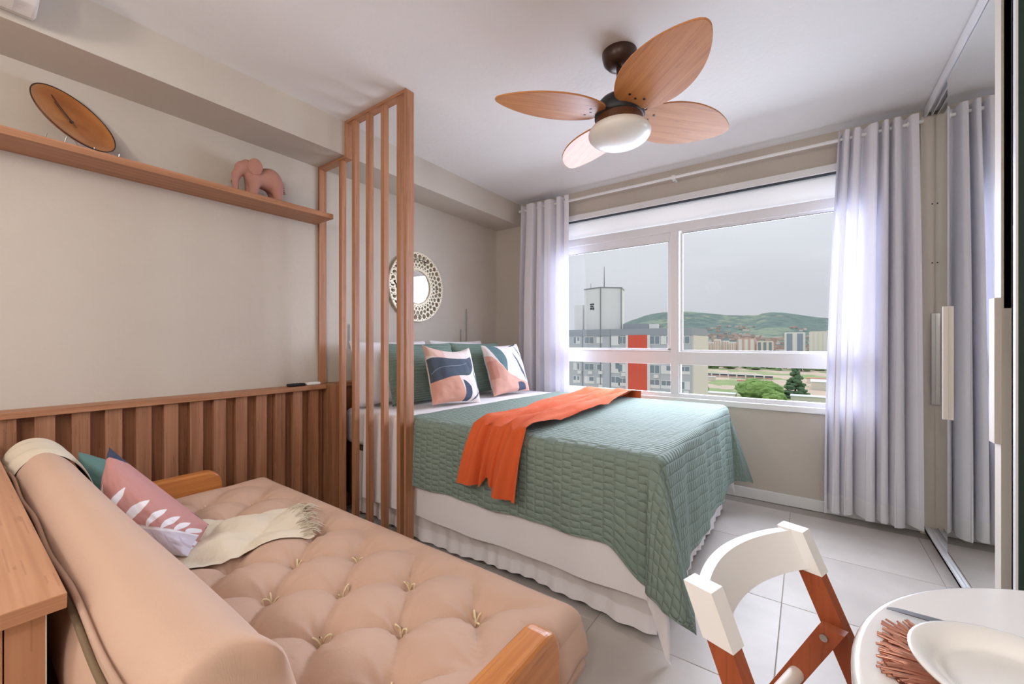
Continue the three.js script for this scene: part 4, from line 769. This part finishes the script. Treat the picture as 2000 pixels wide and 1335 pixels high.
tower('pinkish mid height block behind the low white row outside', -133.5, -97, 8.8, -1100, 20, O.pink, 3, 12, O.white);
tower('small cream block between the pink block and the glass tower outside', -93.8, -62, 1.6, -1100, 20, O.cream, 3, 10, O.pane);
for (let k = 0; k < 6; k++) tower('low white block in a row of alike blocks beyond the grey building', -236 + k * 17, -221 + k * 17, 6 - (k % 3) * 3.2, -1110 + (k % 2) * 8, 15, O.white, 3, 9, O.pink, 'row of low white blocks');
function crown(cx, cy, cz, rx, ry, n, s) { const gs = []; for (let k = 0; k < n; k++) { const a = hash(k, s) * 6.283, u = hash(k, s, 2) * 2 - 1, q = Math.sqrt(1 - u * u) * 0.75, g = new THREE.IcosahedronGeometry(1, 2), p = g.attributes.position; for (let i = 0; i < p.count; i++) { const f = 0.8 + 0.4 * hash(Math.round(p.getX(i) * 50) + k * 13, Math.round(p.getY(i) * 50) + Math.round(p.getZ(i) * 50) * 77, s); p.setXYZ(i, p.getX(i) * f, p.getY(i) * f, p.getZ(i) * f); } const r = 0.42; g.scale(rx * r, ry * r, rx * r); g.translate(cx + Math.cos(a) * q * rx, cy + u * 0.7 * ry, cz + Math.sin(a) * q * rx); g.computeVertexNormals(); gs.push(ni(g)); } return gs; }
function tree(label, x, z, rx, ry, y, m, n, s, group) { const t = thing('tree', label, 'tree', group); mesh('crown', crown(x, y, z, rx, ry, n, s), m, t); mesh('trunk', cyl([x, GY, z], [x, y, z], rx * 0.08, rx * 0.05, 8), O.dark, t); settle(t); }
tree('broad bright green tree in the bus yard outside', -27, -332, 12.5, 7, -32, O.tree, 46, 3);
tree('low bright green tree beside the broad tree outside', -17, -312, 6, 4, -34.5, O.tree, 24, 4);
{ const t = thing('conifer_tree', 'tall dark green conical tree in the yard outside', 'tree'); const gs = []; for (let k = 0; k < 7; k++) gs.push(...crown(-6.5, -36 + k * 3, -350, 8.2 - k * 1.05, 3, 10, 20 + k)); mesh('crown', gs, O.treeD, t); mesh('trunk', cyl([-6.5, GY, -350], [-6.5, -20, -350], 0.7, 0.2, 8), O.dark, t); settle(t); }
tree('small yellowish tree by the grey building corner outside', -62, -330, 3.6, 4.5, -34, O.belt, 12, 6);
for (let k = 0; k < 26; k++) { const x = -190 + k * 9.2, z = -700 + (k % 3) * 26 - 26; tree('green tree in the long belt of trees behind the bus yard', x, z, rr(8, 12), rr(5, 8), GY + 5.5, k % 3 ? O.belt : O.treeD, 9, 40 + k, 'belt of trees behind the yard'); }
for (let k = 0; k < 8; k++) { const t = thing('bus', 'white bus parked in a row in the yard outside', 'bus', 'buses parked in the yard'), x = -96 + k * 8.6, z = -512 + k * 1.4; mesh('bus_body', bx(x, x + 7.6, GY + 0.5, GY + 4.2, z - 3, z, 'x', 0.25), O.roofW, t); mesh('bus_windows', bx(x + 0.3, x + 7.3, GY + 2.1, GY + 3.4, z, z + 0.06), O.dark, t); mesh('bus_stripe', bx(x + 0.1, x + 7.5, GY + 0.8, GY + 1.7, z, z + 0.05), O.roofR, t); settle(t); }
for (const [x, z, w, d, h, m, l] of [[-8.5, -322, 19, 10, 4, O.roofW, 'long pale metal roofed shed in front of the conical tree outside'], [3, -420, 14, 30, 6, O.roofW, 'pale flat roofed warehouse right of the conical tree outside'], [0, -480, 16, 10, 4.5, O.roofR, 'orange tiled shed behind the warehouse outside'], [-52, -428, 10, 6, 3.5, O.roofR, 'small reddish kiosk in the middle of the yard outside'], [-84, -455, 9, 4, 3.6, O.roofW, 'white van sized shed alone in the yard outside'], [-58, -318, 18, 8, 3, O.roofW, 'low white stalls below the broad tree outside']]) {
  const t = thing('yard_shed', l, 'shed'); mesh('walls', bx(x, x + w, GY, GY + h, z - d, z), O.cream, t); mesh('roof', bx(x - 0.4, x + w + 0.4, GY + h, GY + h + 0.5, z - d - 0.4, z + 0.4, 'x', 0.1), m, t); settle(t);
}
renderer.render(scene, camera);
